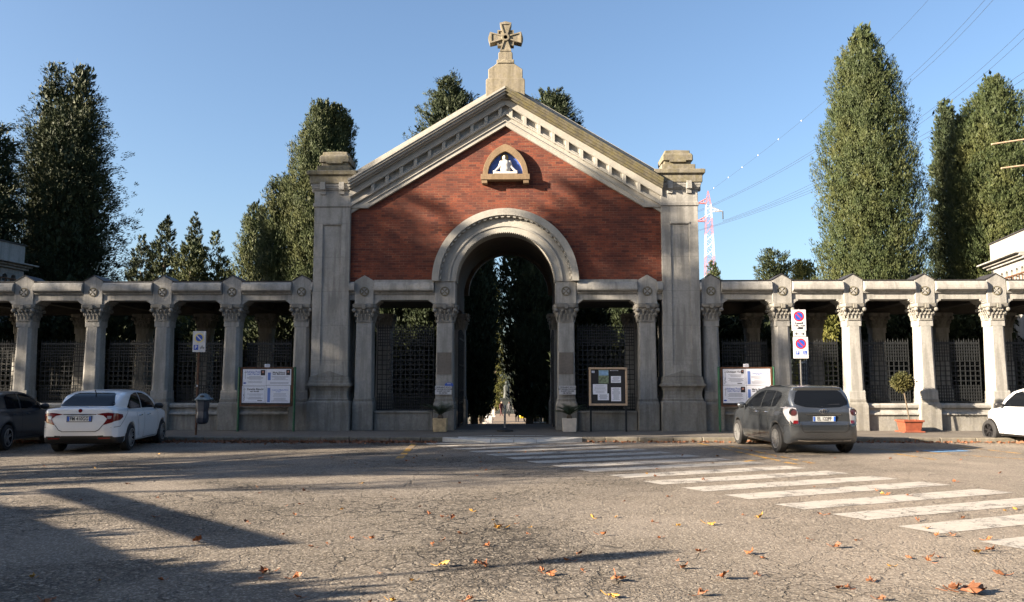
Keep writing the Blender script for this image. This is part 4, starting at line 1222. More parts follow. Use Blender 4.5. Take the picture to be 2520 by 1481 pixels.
hatch = dict(x0=-.72, x1=3.32, w=1.74, h=1.46, wb=2.5, wr=.31, ar=.36, track=1.48, paint=M['car_dark'], rim=M['alloy'], spokes=5,
    low=[(-.4, .2), (-.62, .28), (-.71, .5), (-.70, .75), (-.64, 1.0), (0, 1.0), (1.9, .95), (2.4, .94), (2.9, .84), (3.18, .7), (3.3, .5), (3.25, .26), (3.0, .2)],
    lowsec=[(.74, .15), (.80, .26), (.84, .42), (.865, .62), (.86, .8), (.83, .93), (.76, 1.0), (0, 1.05)],
    lowplan=[(-.72, .35), (-.68, .62), (-.5, .80), (0, .86), (2.0, .865), (2.6, .83), (3.0, .72), (3.25, .45), (3.32, .1)],
    cab=[(-.64, .9), (-.56, 1.1), (-.35, 1.36), (0, 1.435), (.6, 1.46), (1.1, 1.43), (1.5, 1.33), (1.95, 1.12), (2.3, .94), (2.1, .8), (-.4, .8)],
    cabsec=[(.83, .7), (.82, .95), (.74, 1.2), (.65, 1.38), (.5, 1.45), (0, 1.47)],
    cabplan=[(-.66, .56), (-.4, .72), (.4, .80), (1.6, .80), (2.1, .74), (2.4, .6)],
    side_glass=[[(.0, 1.0), (-.06, 1.28), (.10, 1.345), (.62, 1.365), (.66, .99)], [(.72, 1.365), (1.1, 1.34), (1.45, 1.24), (1.88, 1.0), (1.9, .975), (.74, .985)]],
    seams=[[(.69, .97), (.70, .6), (.72, .28)], [(1.9, .95), (1.95, .6), (1.9, .28)], [(.1, .97), (.2, .7), (.45, .4), (.5, .28)], [(.5, .28), (1.9, .28)]],
    handles=[(.3, .86), (1.0, .86)], handle_mat=M['car_dark'], mirror=(1.8, .96), mirror_mat=M['trim'],
    rear_glass=[(-.55, 1.08), (.55, 1.08), (.48, 1.34), (-.48, 1.34)], windscreen=[(-.66, 1.0), (.66, 1.0), (.56, 1.33), (-.56, 1.33)],
    patches=[("tail_light", 'lamp_red', [(s * .45, .98), (s * .76, .98), (s * .76, .78), (s * .45, .80)], 'x', -1) for s in (-1, 1)], strokes=[])
make_car(hatch, "dark slate hatchback in deep shade at the left edge", (-13.42, 19.93, 0), -8.5)
# ---------------------------------------------------------------- glazed figure in the niche
h_ = .011
Xg, Yg, Zg, _ = grid((-.50, -.12, -.03), (.50, .16, .72), h_)
def E_(c, r): return ellipsoid(Xg, Yg, Zg, c, r)
S = smax(np.abs(Xg) - .40, np.maximum(np.abs(Yg) - .10, np.abs(Zg - .035) - .035), .02)
tor = smin(E_((0, 0, .16), (.165, .11, .13)), E_((.0, -.02, .33), (.15, .10, .15)), .05)
S = smin(S, tor, .03)
S = smin(S, E_((-.035, -.02, .55), (.062, .07, .085)), .025); S = smin(S, capsule(Xg, Yg, Zg, (0, 0, .42), (-.025, -.01, .50), .05, .045), .03)
for s in (-1, 1):
    S = smin(S, capsule(Xg, Yg, Zg, (s * .145, 0, .415), (s * .20, -.02, .24), .048, .042), .03)
    S = smin(S, capsule(Xg, Yg, Zg, (s * .20, -.02, .24), (s * .33, -.03, .11), .042, .032), .015)
    S = smin(S, E_((s * .355, -.03, .095), (.06, .035, .03)), .015)
V_, F_ = surface_nets(S, (Xg[0, 0, 0], Yg[0, 0, 0], Zg[0, 0, 0]), h_)
fg = np_mesh("relief_figure", V_, F_, M['white_glaze'], nf, smooth=True)
fg.location = Vector((X(0), YF - .02, nz + .03)) - wpos(nf)
m = MB(); m.lathe([(.001, 0), (.125, 0), (.125, .02), (.001, .02)], (X(-.03), YF + .03, nz + .60), 20, 'y'); m.build("halo", M['gold'], nf)

# ---------------------------------------------------------------- signs and street furniture
def disc(m, x, y, z, r, mi, n=28): m.add([(x + r * math.cos(2 * math.pi * i / n), y, z + r * math.sin(2 * math.pi * i / n)) for i in range(n)], [tuple(range(n))], mi)
def noparking(m, x, y, z, r, red, blue, inner):
    disc(m, x, y, z, r, red); disc(m, x, y - .002, z, r * .74, blue)
    t = r * .11; L = r * .74; d = (math.cos(R(-45)), math.sin(R(-45)))
    m.add([(x + d[0] * L + d[1] * t, y - .004, z + d[1] * L - d[0] * t), (x + d[0] * L - d[1] * t, y - .004, z + d[1] * L + d[0] * t),
           (x - d[0] * L - d[1] * t, y - .004, z - d[1] * L + d[0] * t), (x - d[0] * L + d[1] * t, y - .004, z - d[1] * L - d[0] * t)], [(0, 1, 2, 3)], inner)
# right: three panels on one pole
p = Vector((7.83, 23.75, .125))
T = thing("parking_sign", p, "grey pole with three stacked white parking sign panels above the grey people carrier", "road sign")
m = MB(); m.tube([p, p + Vector((0, 0, 3.62))], .026, 10); m.build("pole", M['pole_grey'], T)
def panel(x, y, z0, z1, wd, nm, parent):
    m = MB(); m.box(x - wd / 2, x + wd / 2, y, y + .03, z0, z1); return m.build(nm, M['white'], parent)
SM = [M['sign_red'], M['sign_blue'], M['ink'], M['white'], M['sign_yellow']]
y0 = p.y - .065; k_ = p.y / 23.9
a = panel(p.x - .03, y0, 3.12, 3.725, .40, "sign_panel", T)
m = MB(); noparking(m, p.x - .03, y0 - .003, 3.535, .148, 0, 1, 0)
add_text(m, "Lunedì", .085, p.x - .03, y0 - .004, 3.335, 2, bold=.002); add_text(m, "11.00 - 14.00", .062, p.x - .03, y0 - .004, 3.262, 2, bold=.0015)
m.box(p.x - .04, p.x + .075, y0 - .005, y0 - .003, 3.165, 3.225, 2); m.box(p.x - .09, p.x - .04, y0 - .005, y0 - .003, 3.165, 3.19, 2); m.box(p.x - .055, p.x - .035, y0 - .005, y0 - .003, 3.19, 3.24, 2)
m.build("sign_face", SM, a)
a = panel(p.x - .02, y0, 2.955, 3.105, .345, "sign_panel", T)
m = MB()
for s in (-1, 1):
    c = p.x - .02 + s * .075
    m.box(c - .045, c + .045, y0 - .005, y0 - .003, 3.022, 3.038, 2)
    m.add([(c + s * .06, y0 - .005, 3.03), (c + s * .01, y0 - .005, 3.075), (c + s * .0, y0 - .005, 3.062), (c + s * .035, y0 - .005, 3.03), (c + s * .0, y0 - .005, 2.998), (c + s * .01, y0 - .005, 2.985)], [(0, 1, 2, 3), (0, 3, 4, 5)], 2)
m.build("sign_face", SM, a)
a = panel(p.x, y0, 2.33, 2.94, .415, "sign_panel", T)
m = MB(); noparking(m, p.x, y0 - .003, 2.745, .150, 0, 1, 0)
m.box(p.x - .15, p.x - .055, y0 - .005, y0 - .003, 2.44, 2.54, 1); add_text(m, "P", .105, p.x - .102, y0 - .007, 2.49, 3, bold=.004)
m.box(p.x + .06, p.x + .165, y0 - .005, y0 - .003, 2.44, 2.54, 1)
cx_, cz_ = p.x + .11, 2.475
for i in range(9):
    t0, t1 = R(150 + 25 * i), R(150 + 25 * (i + 1))
    m.add([(cx_ + r * math.cos(t), y0 - .007, cz_ + r * math.sin(t)) for r, t in ((.022, t0), (.03, t0), (.03, t1), (.022, t1))], [(0, 1, 2, 3)], 3)
m.box(cx_ - .012, cx_ - .002, y0 - .0075, y0 - .006, 2.48, 2.515, 3); m.box(cx_ - .012, cx_ + .022, y0 - .0078, y0 - .0063, 2.478, 2.488, 3); disc(m, cx_ - .008, y0 - .0072, 2.525, .008, 3, 10)
m.box(cx_ + .016, cx_ + .04, y0 - .0076, y0 - .0061, 2.456, 2.464, 3); m.box(cx_ + .014, cx_ + .022, y0 - .0079, y0 - .0065, 2.458, 2.484, 3)
m.build("sign_face", SM, a)
# left: one faded panel on a rusty pole
p = Vector((-9.66, 24.2, .125))
T = thing("parking_sign", p, "rusty pole with one white sign, faded yellow ring and blue P, left of the gate", "road sign")
m = MB(); m.tube([p, p + Vector((0, 0, 3.03))], .032, 10); m.tube([p + Vector((0, 0, 1.50)), p + Vector((0, 0, 1.55))], .038, 10); m.build("pole", M['rust'], T)
y0 = p.y - .07; x0 = p.x + .02
a = panel(x0, y0, 2.54, 3.155, .375, "sign_panel", T)
m = MB(); noparking(m, x0, y0 - .003, 2.955, .14, 4, 1, 3)
m.box(x0 - .155, x0 - .02, y0 - .005, y0 - .003, 2.60, 2.75, 1); add_text(m, "P", .14, x0 - .087, y0 - .007, 2.675, 3, bold=.005)
for s in (-1, 1):
    m.add([(x0 + .09, y0 - .005, 2.735), (x0 + .102, y0 - .005, 2.735), (x0 + .09 + s * .05 + .012, y0 - .005, 2.62), (x0 + .09 + s * .05, y0 - .005, 2.62)], [(0, 1, 2, 3)], 2)
m.box(x0 + .03, x0 + .165, y0 - .0055, y0 - .004, 2.672, 2.684, 2); m.box(x0 + .045, x0 + .15, y0 - .0052, y0 - .0042, 2.645, 2.653, 2)
m.build("sign_face", SM, a)
m = MB(); disc(m, p.x - .005, p.y - .036, 1.55, .03, 0); m.build("sticker", M['white'], T)
# litter bin hung on that pole
bx = p + Vector((.18, -.02, 0))
T = thing("litter_bin", bx + Vector((0, 0, .37)), "dark blue hooded litter bin hanging on the rusty sign pole", "litter bin")
m = MB(); m.loft(bx.x, bx.y, [(.44, .10, .10, .06), (.50, .15, .14, .06), (.62, .165, .155, .06), (.80, .145, .14, .05), (.95, .165, .15, .05), (1.14, .17, .155, .05)])
m.build("bin_body", M['bin'], T, bevel=.02)
m = MB(); m.loft(bx.x + .02, bx.y, [(1.13, .22, .18, .05), (1.17, .22, .18, .06), (1.22, .17, .16, .07), (1.30, .12, .11, .06), (1.33, .05, .05, .03)])
m.loft(bx.x + .24, bx.y, [(1.15, .06, .09, .03), (1.20, .05, .07, .03)])
m.build("bin_lid", M['bin_lid'], T, bevel=.015)
m = MB(); m.ell((bx.x + .03, bx.y - .145, 1.245), (.07, .03, .04), 12, 8); m.build("bin_opening", M['trim'], T, smooth=True)
m = MB(); m.box(bx.x - .19, bx.x - .15, bx.y - .05, bx.y + .06, .72, .76); m.box(bx.x - .19, bx.x - .15, bx.y - .05, bx.y + .06, 1.08, 1.12); m.build("bracket", M['galv'], T)

# poster boards
def poster_lines(m, x0, x1, z0, z1, n, mi, rng, y):
    for i in range(n):
        z = z1 - (z1 - z0) * (i + .5) / n; l = (x1 - x0) * rng.uniform(.62, 1.0); c = (x0 + x1) / 2
        m.box(c - l / 2, c + l / 2, y - .001, y, z - .006, z + .006, mi)
PM = [M['grey_ink'], M['ink'], M['blue_ink'], M['skin_print'], M['sign_blue']]
def poster(T, x0, x1, z0, z1, y, spec, seed):
    m = MB(); m.box(x0, x1, y, y + .004, z0, z1); s = m.build("poster", M['paper'], T)
    r = random.Random(seed); W, H = x1 - x0, z1 - z0; m = MB(); yy = y - .002
    def P(u, v): return x0 + u * W, z0 + v * H
    if spec.get('frame'):
        for a in ((.05, .055, .05, .95), (.945, .95, .05, .95)): m.box(P(a[0], 0)[0], P(a[1], 0)[0] + .004, yy - .001, yy, P(0, a[2])[1], P(0, a[3])[1], 0)
        for a in (.05, .945): m.box(P(.05, 0)[0], P(.95, 0)[0], yy - .0012, yy - .0002, P(0, a)[1], P(0, a)[1] + .007, 0)
    if spec.get('band'):
        m.box(*[P(.05, 0)[0], P(.17, 0)[0]], yy - .0014, yy, P(0, spec['band'][0])[1], P(0, spec['band'][1])[1], 2)
        m.ell((P(.11, 0)[0], yy, P(0, spec['band'][0] + .12)[1]), (W * .04, .001, H * .07), 10, 6, 4)
    if spec.get('cross'):
        x, z = P(.11, .72); m.box(x - .006, x + .006, yy - .0015, yy, z - .17, z + .09, 0); m.box(x - .035, x + .035, yy - .0017, yy - .0003, z + .035, z + .047, 0)
    if spec.get('rose'):
        for i in range(7): x, z = P(.10 + r.uniform(-.03, .03), .14 + .055 * i); m.ell((x, yy, z), (.014, .001, .016), 6, 4, 0)
    if spec.get('photo'):
        a, b, c, d = spec['photo']; m.box(P(a, 0)[0], P(b, 0)[0], yy - .0016, yy, P(0, c)[1], P(0, d)[1], 1)
        m.ell((P((a + b) / 2, 0)[0], yy - .001, P(0, c + (d - c) * .62)[1]), (W * (b - a) * .33, .001, H * (d - c) * .28), 10, 6, 3)
    for t, sz, u, v, mi in spec['txt']: x, z = P(u, v); add_text(m, t, sz, x, yy - .001, z, mi, bold=.001 if mi != 1 else .002)
    for (a, b, c, d, n) in spec['lines']: poster_lines(m, P(a, 0)[0], P(b, 0)[0], P(0, c)[1], P(0, d)[1], n, 0, r, yy)
    if spec.get('oval'): x, z = P(.09, .15); m.ell((x, yy, z), (.05, .0012, .026), 14, 6, 4)
    if spec.get('smear'): x, z = P(*spec['smear']); m.box(x, x + W * .2, yy - .0013, yy, z, z + .022, 1)
    m.build("poster_print", PM, s)
A_ = dict(cross=1, photo=(.76, .95, .62, .95), txt=[("Adriana Pozzi", .085, .46, .83, 4), ("ved. Ferrari", .085, .46, .70, 4)], lines=[(.15, .9, .36, .58, 4), (.15, .9, .14, .3, 2)], oval=1)
B_ = dict(band=(.30, .78), photo=(.80, .96, .62, .95), txt=[("Maria Ghisoni", .07, .50, .78, 1), ("ved. Malvestiti", .07, .50, .68, 1)], lines=[(.2, .9, .3, .58, 5), (.1, .95, .08, .18, 2)])
C_ = dict(frame=1, cross=1, rose=1, txt=[("Zenaide Bianchi", .082, .55, .80, 1), ("ved. Bonelli", .06, .52, .67, 1)], lines=[(.2, .9, .42, .55, 2), (.2, .9, .2, .36, 3)], smear=(.65, .11))
D_ = dict(band=(.05, .86), txt=[("Caterina Maria Pirini", .062, .58, .74, 2), ("in Salvi", .055, .5, .64, 2)], lines=[(.2, .95, .36, .56, 3), (.2, .95, .08, .3, 4)])
E_2 = dict(frame=1, cross=1, rose=1, photo=(.79, .91, .72, .95), txt=[("Giuseppe Viola", .082, .5, .83, 1)], lines=[(.2, .92, .52, .68, 3), (.2, .92, .2, .46, 4)], smear=(.62, .10))
def notice_board(cx, wd, label, specs):
    y = YF - .62
    T = thing("poster_board", (cx, y, .125), label, "notice board")
    for s in (-1, 1):
        m = MB(); m.tube([(cx + s * (wd / 2 + .05), y, .125), (cx + s * (wd / 2 + .05), y, 2.14)], .04, 8); m.build("post", M['green_post'], T)
    m = MB(); m.box(cx - wd / 2, cx + wd / 2, y - .02, y + .03, .93, 2.13); m.build("backing_panel", M['board'], T)
    m = MB()
    for a, b, c, d in ((-wd / 2, wd / 2, 2.09, 2.13), (-wd / 2, wd / 2, .90, .96), (-wd / 2, -wd / 2 + .05, .96, 2.09), (wd / 2 - .05, wd / 2, .96, 2.09)): m.box(cx + a, cx + b, y - .04, y - .0205, c, d)
    m.build("frame", M['rust'], T)
    m = MB(); m.box(cx - .08, cx + .08, y - .01, y + .005, 2.132, 2.23); fl = m.build("small_card", M['paper'], T)
    m = MB(); poster_lines(m, cx - .06, cx + .07, 2.14, 2.22, 3, 0, random.Random(1), y - .0115); m.build("card_print", PM, fl)
    xm = cx - .01; px0, px1 = cx - wd / 2 + .07, cx + wd / 2 - .08
    poster(T, px0, xm - .004, 1.555, 2.07, y - .024, specs[0], 1); poster(T, xm + .004, px1 + .02, 1.57, 2.075, y - .026, specs[1], 2)
    poster(T, px0 - .01, xm - .002, 1.015, 1.548, y - .0265, specs[2], 3); poster(T, xm + .006, px1, 1.01, 1.56, y - .0245, specs[3], 4)
notice_board(-8.18, 1.66, "green-posted board of white funeral posters in the shade left of the gate", [A_, B_, C_, D_])
notice_board(6.86, 1.60, "green-posted board of funeral posters half hidden by the grey people carrier", [E_2, D_, A_, B_])
# wooden notice case by the gate
y = YF - .55; cx = 2.56; wd = 1.20
T = thing("notice_case", (cx, y, .125), "square notice case with pale wooden frame on thin dark legs, right of the arch", "notice board")
for s in (-1, 1):
    m = MB(); m.box(cx + s * .55 - .03, cx + s * .55 + .03, y - .02, y + .03, .125, .93); m.build("leg", M['iron'], T)
m = MB()
for a, b, c, d in ((-wd / 2, wd / 2, 2.06, 2.125), (-wd / 2, wd / 2, .93, .995), (-wd / 2, -wd / 2 + .065, .995, 2.06), (wd / 2 - .065, wd / 2, .995, 2.06)): m.box(cx + a, cx + b, y - .05, y + .04, c, d)
m.build("frame", M['wood'], T, bevel=.006)
m = MB(); m.box(cx - wd / 2 + .06, cx + wd / 2 - .06, y - .01, y + .02, .99, 2.065); m.build("felt_back", M['board'], T)
def sheet(x0, x1, z0, z1, nm, mat, dy=.0, tilt=0.0, n=8, mi=0):
    m = MB(); m.box(x0, x1, y - .016 - dy, y - .0115 - dy, z0, z1); s = m.build(nm, mat, T)
    m = MB(); poster_lines(m, x0 + .03, x1 - .03, z0 + .03, z1 - .03, n, mi, random.Random(int(x0 * 100) % 97), y - .0175 - dy); m.build("sheet_print", PM, s)
fx = cx - wd / 2; W = wd
sheet(fx + .085, fx + .18, 1.95, 2.02, "paper_slip", M['paper'], n=2)
pm = MB(); pm.box(fx + .30, fx + .62, y - .016, y - .0115, 1.62, 2.045); ps = pm.build("colour_flyer", plain("flyer_print", (.16, .20, .12), .6, vary=.7, vscale=14), T)
m = MB(); m.box(fx + .31, fx + .61, y - .018, y - .0165, 1.87, 2.03); m.build("flyer_sky", plain("flyer_sky_print", (.22, .36, .52), .6, vary=.3, vscale=10), ps)
sheet(fx + .66, fx + .92, 2.015, 2.035, "paper_slip", M['paper'], n=1)
sheet(fx + .69, fx + 1.0, 1.64, 1.85, "sheet", M['paper'], n=5); sheet(fx + .69, fx + 1.0, 1.07, 1.50, "sheet", M['paper'], n=12)
sheet(fx + .12, fx + .57, 1.28, 1.60, "sheet", M['paper'], n=6); sheet(fx + .27, fx + .62, 1.10, 1.31, "sheet", M['paper'], .004, n=6)

# lettered plates on the inner gate columns
for s, nm in ((-1, "left"), (1, "right")):
    cx = X(s * 1.97) - (.02 if s < 0 else -.02); y = YF - .02
    T = thing("notice_plate", (cx, y, 1.26), "white lettered notice plate on the %s column of the arch%s" % (nm, " under a blue oval sign" if s < 0 else ""), "notice")
    m = MB(); m.box(cx - .265, cx + .265, y, y + .015, 1.27, 1.545); pl_ = m.build("plate", M['white'], T)
    m = MB()
    for i, t in enumerate(("È SEVERAMENTE VIETATO", "GETTARE ROBA NON IDONEA", "IN QUESTI VASI COME", "NEL CIMITERO")): add_text(m, t, .052, cx, y - .003, 1.50 - i * .062, 0, bold=.0022, sx=.80)
    m.build("lettering", M['ink'], pl_)
cx = X(-1.97) + .16
T = thing("oval_sign", (cx, YF + .0, 1.6), "blue half-hidden oval sign behind the left notice plate", "sign")
m = MB(); m.lathe([(.001, 0), (.14, 0), (.14, .012), (.001, .012)], (0, 0, 0), 24, 'y')
m.v = [(a + cx, b + YF + .03, c * .55 + 1.575) for a, b, c in m.v]; so = m.build("oval_plate", M['sign_blue'], T)
m = MB(); add_text(m, "INFO", .055, cx, YF + .027, 1.612, 0, bold=.002); m.build("lettering", M['white'], so)

# planters with cycads
def cycad(x, y, mat, seed, label, plabel):
    T = thing("planter", (x, y, .13), label, "planter")
    m = MB(); m.loft(x, y, [(.135, .20, .20, .01), (.545, .22, .22, .01), (.546, .19, .19, .01), (.50, .185, .185, .01)]); m.build("box", mat, T, bevel=.012)
    m = MB(); m.box(x - .18, x + .18, y - .18, y + .18, .4, .515); m.build("soil", M['soil'], T)
    P = thing("cycad", (x, y, .50), plabel, "plant")
    m = MB(); m.loft(x, y, [(.5, .07, .07, .03), (.58, .09, .09, .04), (.66, .05, .05, .02)]); m.build("stem", M['bark'], P)
    r = random.Random(seed); 
    for i in range(20):
        a = 2 * math.pi * i / 20 * 2.618 + r.uniform(-.2, .2); ln = r.uniform(.42, .68); up = r.uniform(.5, 1.15)
        f = MB(); pts = []
        for k in range(9):
            t = k / 8; rad = ln * t * math.cos(up * (1 - .55 * t)); zz = .64 + ln * (math.sin(up) * t - .30 * t * t)
            pts.append(Vector((x + math.cos(a) * rad, y + math.sin(a) * rad, zz)))
        f.tube(pts, [.008 * (1 - .7 * k / 8) for k in range(9)], 4)
        sd_ = Vector((-math.sin(a), math.cos(a), 0))
        for k in range(1, 9):
            for t in (0, .33, .66):
                if k == 8 and t: continue
                b = pts[k] + ((pts[min(k + 1, 8)] - pts[k]) * t); d = (pts[k] - pts[k - 1]).normalized(); l = .13 * math.sin(math.pi * min(.95, (k + t) / 9) * .9 + .25)
                for s in (-1, 1):
                    tip = b + sd_ * s * l + d * l * .7 + Vector((0, 0, l * .25))
                    f.add([b - d * .009, b + d * .009, tip], [(0, 1, 2)])
        f.build("frond", M['frond'], P)
cycad(-2.68, 25.85, M['planter_tan'], 3, "stained tan square planter left of the arch", "dark cycad with drooping fronds in the tan planter")
cycad(1.33, 25.9, M['planter_wht'], 8, "clean whitish square planter right of the arch", "dark cycad with upright fronds in the whitish planter")

# terracotta pot with a clipped standard tree
p = Vector((11.86, 26.0, .125))
T = thing("terracotta_pot", p, "square terracotta pot on the pavement by the sunlit colonnade", "plant pot")
m = MB(); m.loft(p.x, p.y, [(.125, .33, .33, .01), (.165, .33, .33, .01), (.17, .24, .24, .01), (.44, .285, .285, .01), (.445, .32, .32, .01), (.50, .325, .325, .01), (.501, .27, .27, .01), (.46, .265, .265, .01)]); m.build("pot", M['terra'], T, bevel=.01)
m = MB(); m.box(p.x - .26, p.x + .26, p.y - .26, p.y + .26, .40, .47); m.build("soil", M['soil'], T)
TOPI = (p.x - .16, p.y, 1.70)
# bollard post
p = Vector((-.68, 26.1, .125))
T = thing("barrier_post", p, "thin grey post on a dark round foot in the middle of the gateway", "post")
m = MB(); m.lathe([(.26, 0), (.26, .05), (.10, .09), (.04, .11)], p, 20); m.build("foot", M['trim'], T)
m = MB(); m.tube([p, p + Vector((0, 0, .78))], .032, 10); m.lathe([(.033, .74), (.045, .75), (.045, .79), (.02, .82)], p, 12); m.build("pole", M['galv'], T)

# ---------------------------------------------------------------- people and things on the cemetery lane
def figure(loc, label, pose, mats, s=1.0, rz=0.0):
    T = thing("person", loc, label, "person", rz=rz)
    vs = pose['v']; es = pose['e']; rs = pose['r']
    me = bpy.data.meshes.new("body"); me.from_pydata([tuple(Vector(v) * s) for v in vs], es, []); 
    o = link_mesh("body", me, mats[0], T)
    sk = o.modifiers.new("skin", 'SKIN'); ss = o.modifiers.new("sub", 'SUBSURF'); ss.levels = 1; ss.render_levels = 1
    for i, d in enumerate(me.skin_vertices[0].data): d.radius = (rs[i] * s, rs[i] * s); d.use_root = (i == 0)
    hd = MB(); hd.ell(Vector((pose['head'][0], pose['head'][1], pose['head'][2])) * s, (.085 * s, .10 * s, .125 * s), 12, 8); hd.ell(Vector((pose['head'][0], pose['head'][1] - .1, pose['head'][2] - .02)) * s, (.018 * s, .025 * s, .03 * s), 8, 5); hd.build("head", M['skin'], T, smooth=True, local=True)
    hr = MB(); hr.ell((Vector(pose['head']) + Vector((0, .02, .035))) * s, (.095 * s, .105 * s, .11 * s), 12, 8); hr.build("hair", M['cloth_dark'], T, smooth=True, local=True)
    return T
walk = dict(v=[(0, 0, .95), (0, 0, 1.2), (0, -.03, 1.42), (0, -.05, 1.52), (-.09, 0, .90), (-.10, -.12, .50), (-.10, .10, .10), (-.10, 0, .04), (.09, 0, .90), (.10, .14, .50), (.10, -.18, .08), (.10, -.30, .05),
               (-.19, -.03, 1.40), (-.25, -.02, 1.14), (-.25, -.14, .92), (-.25, -.18, .84), (.19, -.03, 1.40), (.27, -.02, 1.14), (.30, -.08, .92), (.30, -.10, .84)],
            e=[(0, 1), (1, 2), (2, 3), (0, 4), (4, 5), (5, 6), (6, 7), (0, 8), (8, 9), (9, 10), (10, 11), (2, 12), (12, 13), (13, 14), (14, 15), (2, 16), (16, 17), (17, 18), (18, 19)],
            r=[.15, .14, .15, .06, .10, .07, .05, .045, .10, .07, .05, .045, .075, .055, .045, .04, .075, .055, .045, .04], head=(0, -.07, 1.64))
yl = 70.0; pl_ = at(1272, 1037, yl)
pz = zg(yl)
T = figure((pl_.x, yl, pz), "person in dark clothes walking down the lane with a yellow bag", walk, [M['cloth_dark']], 1.02)
bag = thing("shopping_bag", (pl_.x + .42, yl - .12, pz + .5), "bright yellow bag carried by the walking person", "bag")
m = MB(); bx, by, bz = pl_.x + .48, yl - .12, pz + .34
m.loft(bx, by, [(bz, .24, .12, .03), (bz + .1, .28, .15, .05), (bz + .55, .27, .12, .04), (bz + .62, .24, .05, .02)]); m.build("bag_body", M['yellow_bag'], bag, bevel=.02)
m = MB(); m.tube([(bx - .12, by, bz + .6), (bx - .14, by, bz + .74), (bx - .1, by, bz + .78), (bx - .06, by, bz + .74), (bx - .05, by, bz + .6)], .012, 5); m.build("handle", M['yellow_bag'], bag)
yl = 96.0
q = at(1252, 1024, yl); figure((q.x, yl, zg(yl)), "person in grey standing farther along the lane, left of the monument", walk, [M['cloth_grey']], 1.0, 2.6)
q = at(1231, 1022, yl); figure((q.x, yl + 3, zg(yl + 3)), "person in dark red standing at the left verge of the lane", walk, [M['cloth_red']], 1.0, .6)
# monument at the end of the lane
yl = 120; q = at(1246, 1010, yl); z0 = zg(yl)
T = thing("monument", (q.x, yl, z0), "dark standing figure monument on a stepped pedestal at the lane's end", "monument")
m = MB()
for a, b, c in ((1.6, 0, .3), (1.2, .3, .6), (.8, .6, 2.0), (.9, 2.0, 2.2)): m.box(q.x - a, q.x + a, yl - a, yl + a, z0 + b, z0 + c)
m.build("pedestal", M['lichen'], T, bevel=.03)
m = MB(); m.loft(q.x, yl, [(z0 + 2.2, .5, .4, .2), (z0 + 3.0, .4, .33, .2), (z0 + 3.8, .45, .3, .2), (z0 + 4.1, .25, .2, .1), (z0 + 4.2, .12, .12, .06)]); m.ell((q.x, yl, z0 + 4.42), (.2, .22, .27), 12, 8); m.build("statue", M['lichen'], T, bevel=.05)
# grey box, posts and kerb by the lane
yl = 52.0; q = at(1203, 1043, yl); z0 = zg(yl)
T = thing("waste_bin", (q.x, yl, z0), "pale square waste bin at the left side of the lane", "bin")
m = MB(); m.box(q.x - .2, q.x + .2, yl - .2, yl + .2, z0, z0 + .52); m.build("bin_body", M['white'], T, bevel=.02)
m = MB(); m.box(q.x - .22, q.x + .22, yl - .22, yl + .22, z0 + .52, z0 + .58); m.build("bin_lid", M['galv'], T, bevel=.02)
yl = 50.0; q = at(1338, 1042, yl); z0 = zg(yl)
T = thing("hedge_post", (q.x, yl, z0), "sunlit pale gatepost with green creeper at the right of the lane", "post")
m = MB(); m.box(q.x - .27, q.x - .08, yl - .1, yl + .1, z0, z0 + 1.42); m.box(q.x - .3, q.x - .05, yl - .12, yl + .12, z0 + 1.42, z0 + 1.48); m.build("post_shaft", M['marble'], T)
m = MB(); m.box(q.x - .05, q.x + .2, yl - .08, yl + .08, z0, z0 + 1.3); m.build("creeper", M['cyp_yel'], T, bevel=.04)
m = MB(); m.box(q.x - .75, q.x + .35, yl - .8, yl - .3, z0, z0 + .12); m.build("step", M['marble'], T, bevel=.02)
# headstones glimpsed through the grilles
rg = random.Random(12)
spots = [(742, 1003, 48), (770, 1006, 52), (765, 1014, 44), (820, 1008, 50), (795, 1000, 60), (2180, 985, 50), (2160, 990, 46), (2225, 990, 52), (2290, 990, 44), (2330, 985, 55), (2400, 990, 46), (1180, 1010, 62), (1320, 1003, 90), (1210, 1003, 95), (1495, 1012, 46), (1540, 1008, 52), (300, 992, 46), (150, 995, 50)]
looks = ["white", "grey", "cream"]
for i, (px, py, yy) in enumerate(spots):
    q = at(px, py, yy); z0 = zg(yy); hh = max(.5, q.z - z0 + .25); wd_ = rg.uniform(.22, .38)
    T = thing("headstone", (q.x, yy, z0), "pale headstone among the dark trees behind the iron grilles", "headstone", "headstones behind the grilles")
    m = MB(); m.prism([(q.x - wd_, z0 + .15), (q.x + wd_, z0 + .15), (q.x + wd_, z0 + hh * .8), (q.x + wd_ * .5, z0 + hh), (q.x - wd_ * .5, z0 + hh), (q.x - wd_, z0 + hh * .8)], yy, yy + .15); m.build("stone", M['marble'], T, bevel=.01)
    m = MB(); m.box(q.x - wd_ - .1, q.x + wd_ + .1, yy - .15, yy + .3, z0 - .1, z0 + .15); m.build("footing", M['marble'], T)
# sunlit tomb wall seen through the third bay
q = at(1992, 905, 36.5)
T = thing("tomb", (q.x, 36.5, zg(36.5)), "bright sunlit upright tomb slab behind the colonnade grille, above the people carrier", "tomb")
m = MB(); z0 = zg(36.5); m.box(q.x - .38, q.x + .38, 36.5, 36.9, z0, 2.45); m.prism([(q.x - .44, 2.45), (q.x + .44, 2.45), (q.x, 2.7)], 36.45, 36.95); m.build("slab", M['marble'], T, bevel=.02)
m = MB(); m.box(q.x - .6, q.x + .6, 36.2, 37.2, z0 - .2, z0 + .3); m.build("footing", M['marble'], T)
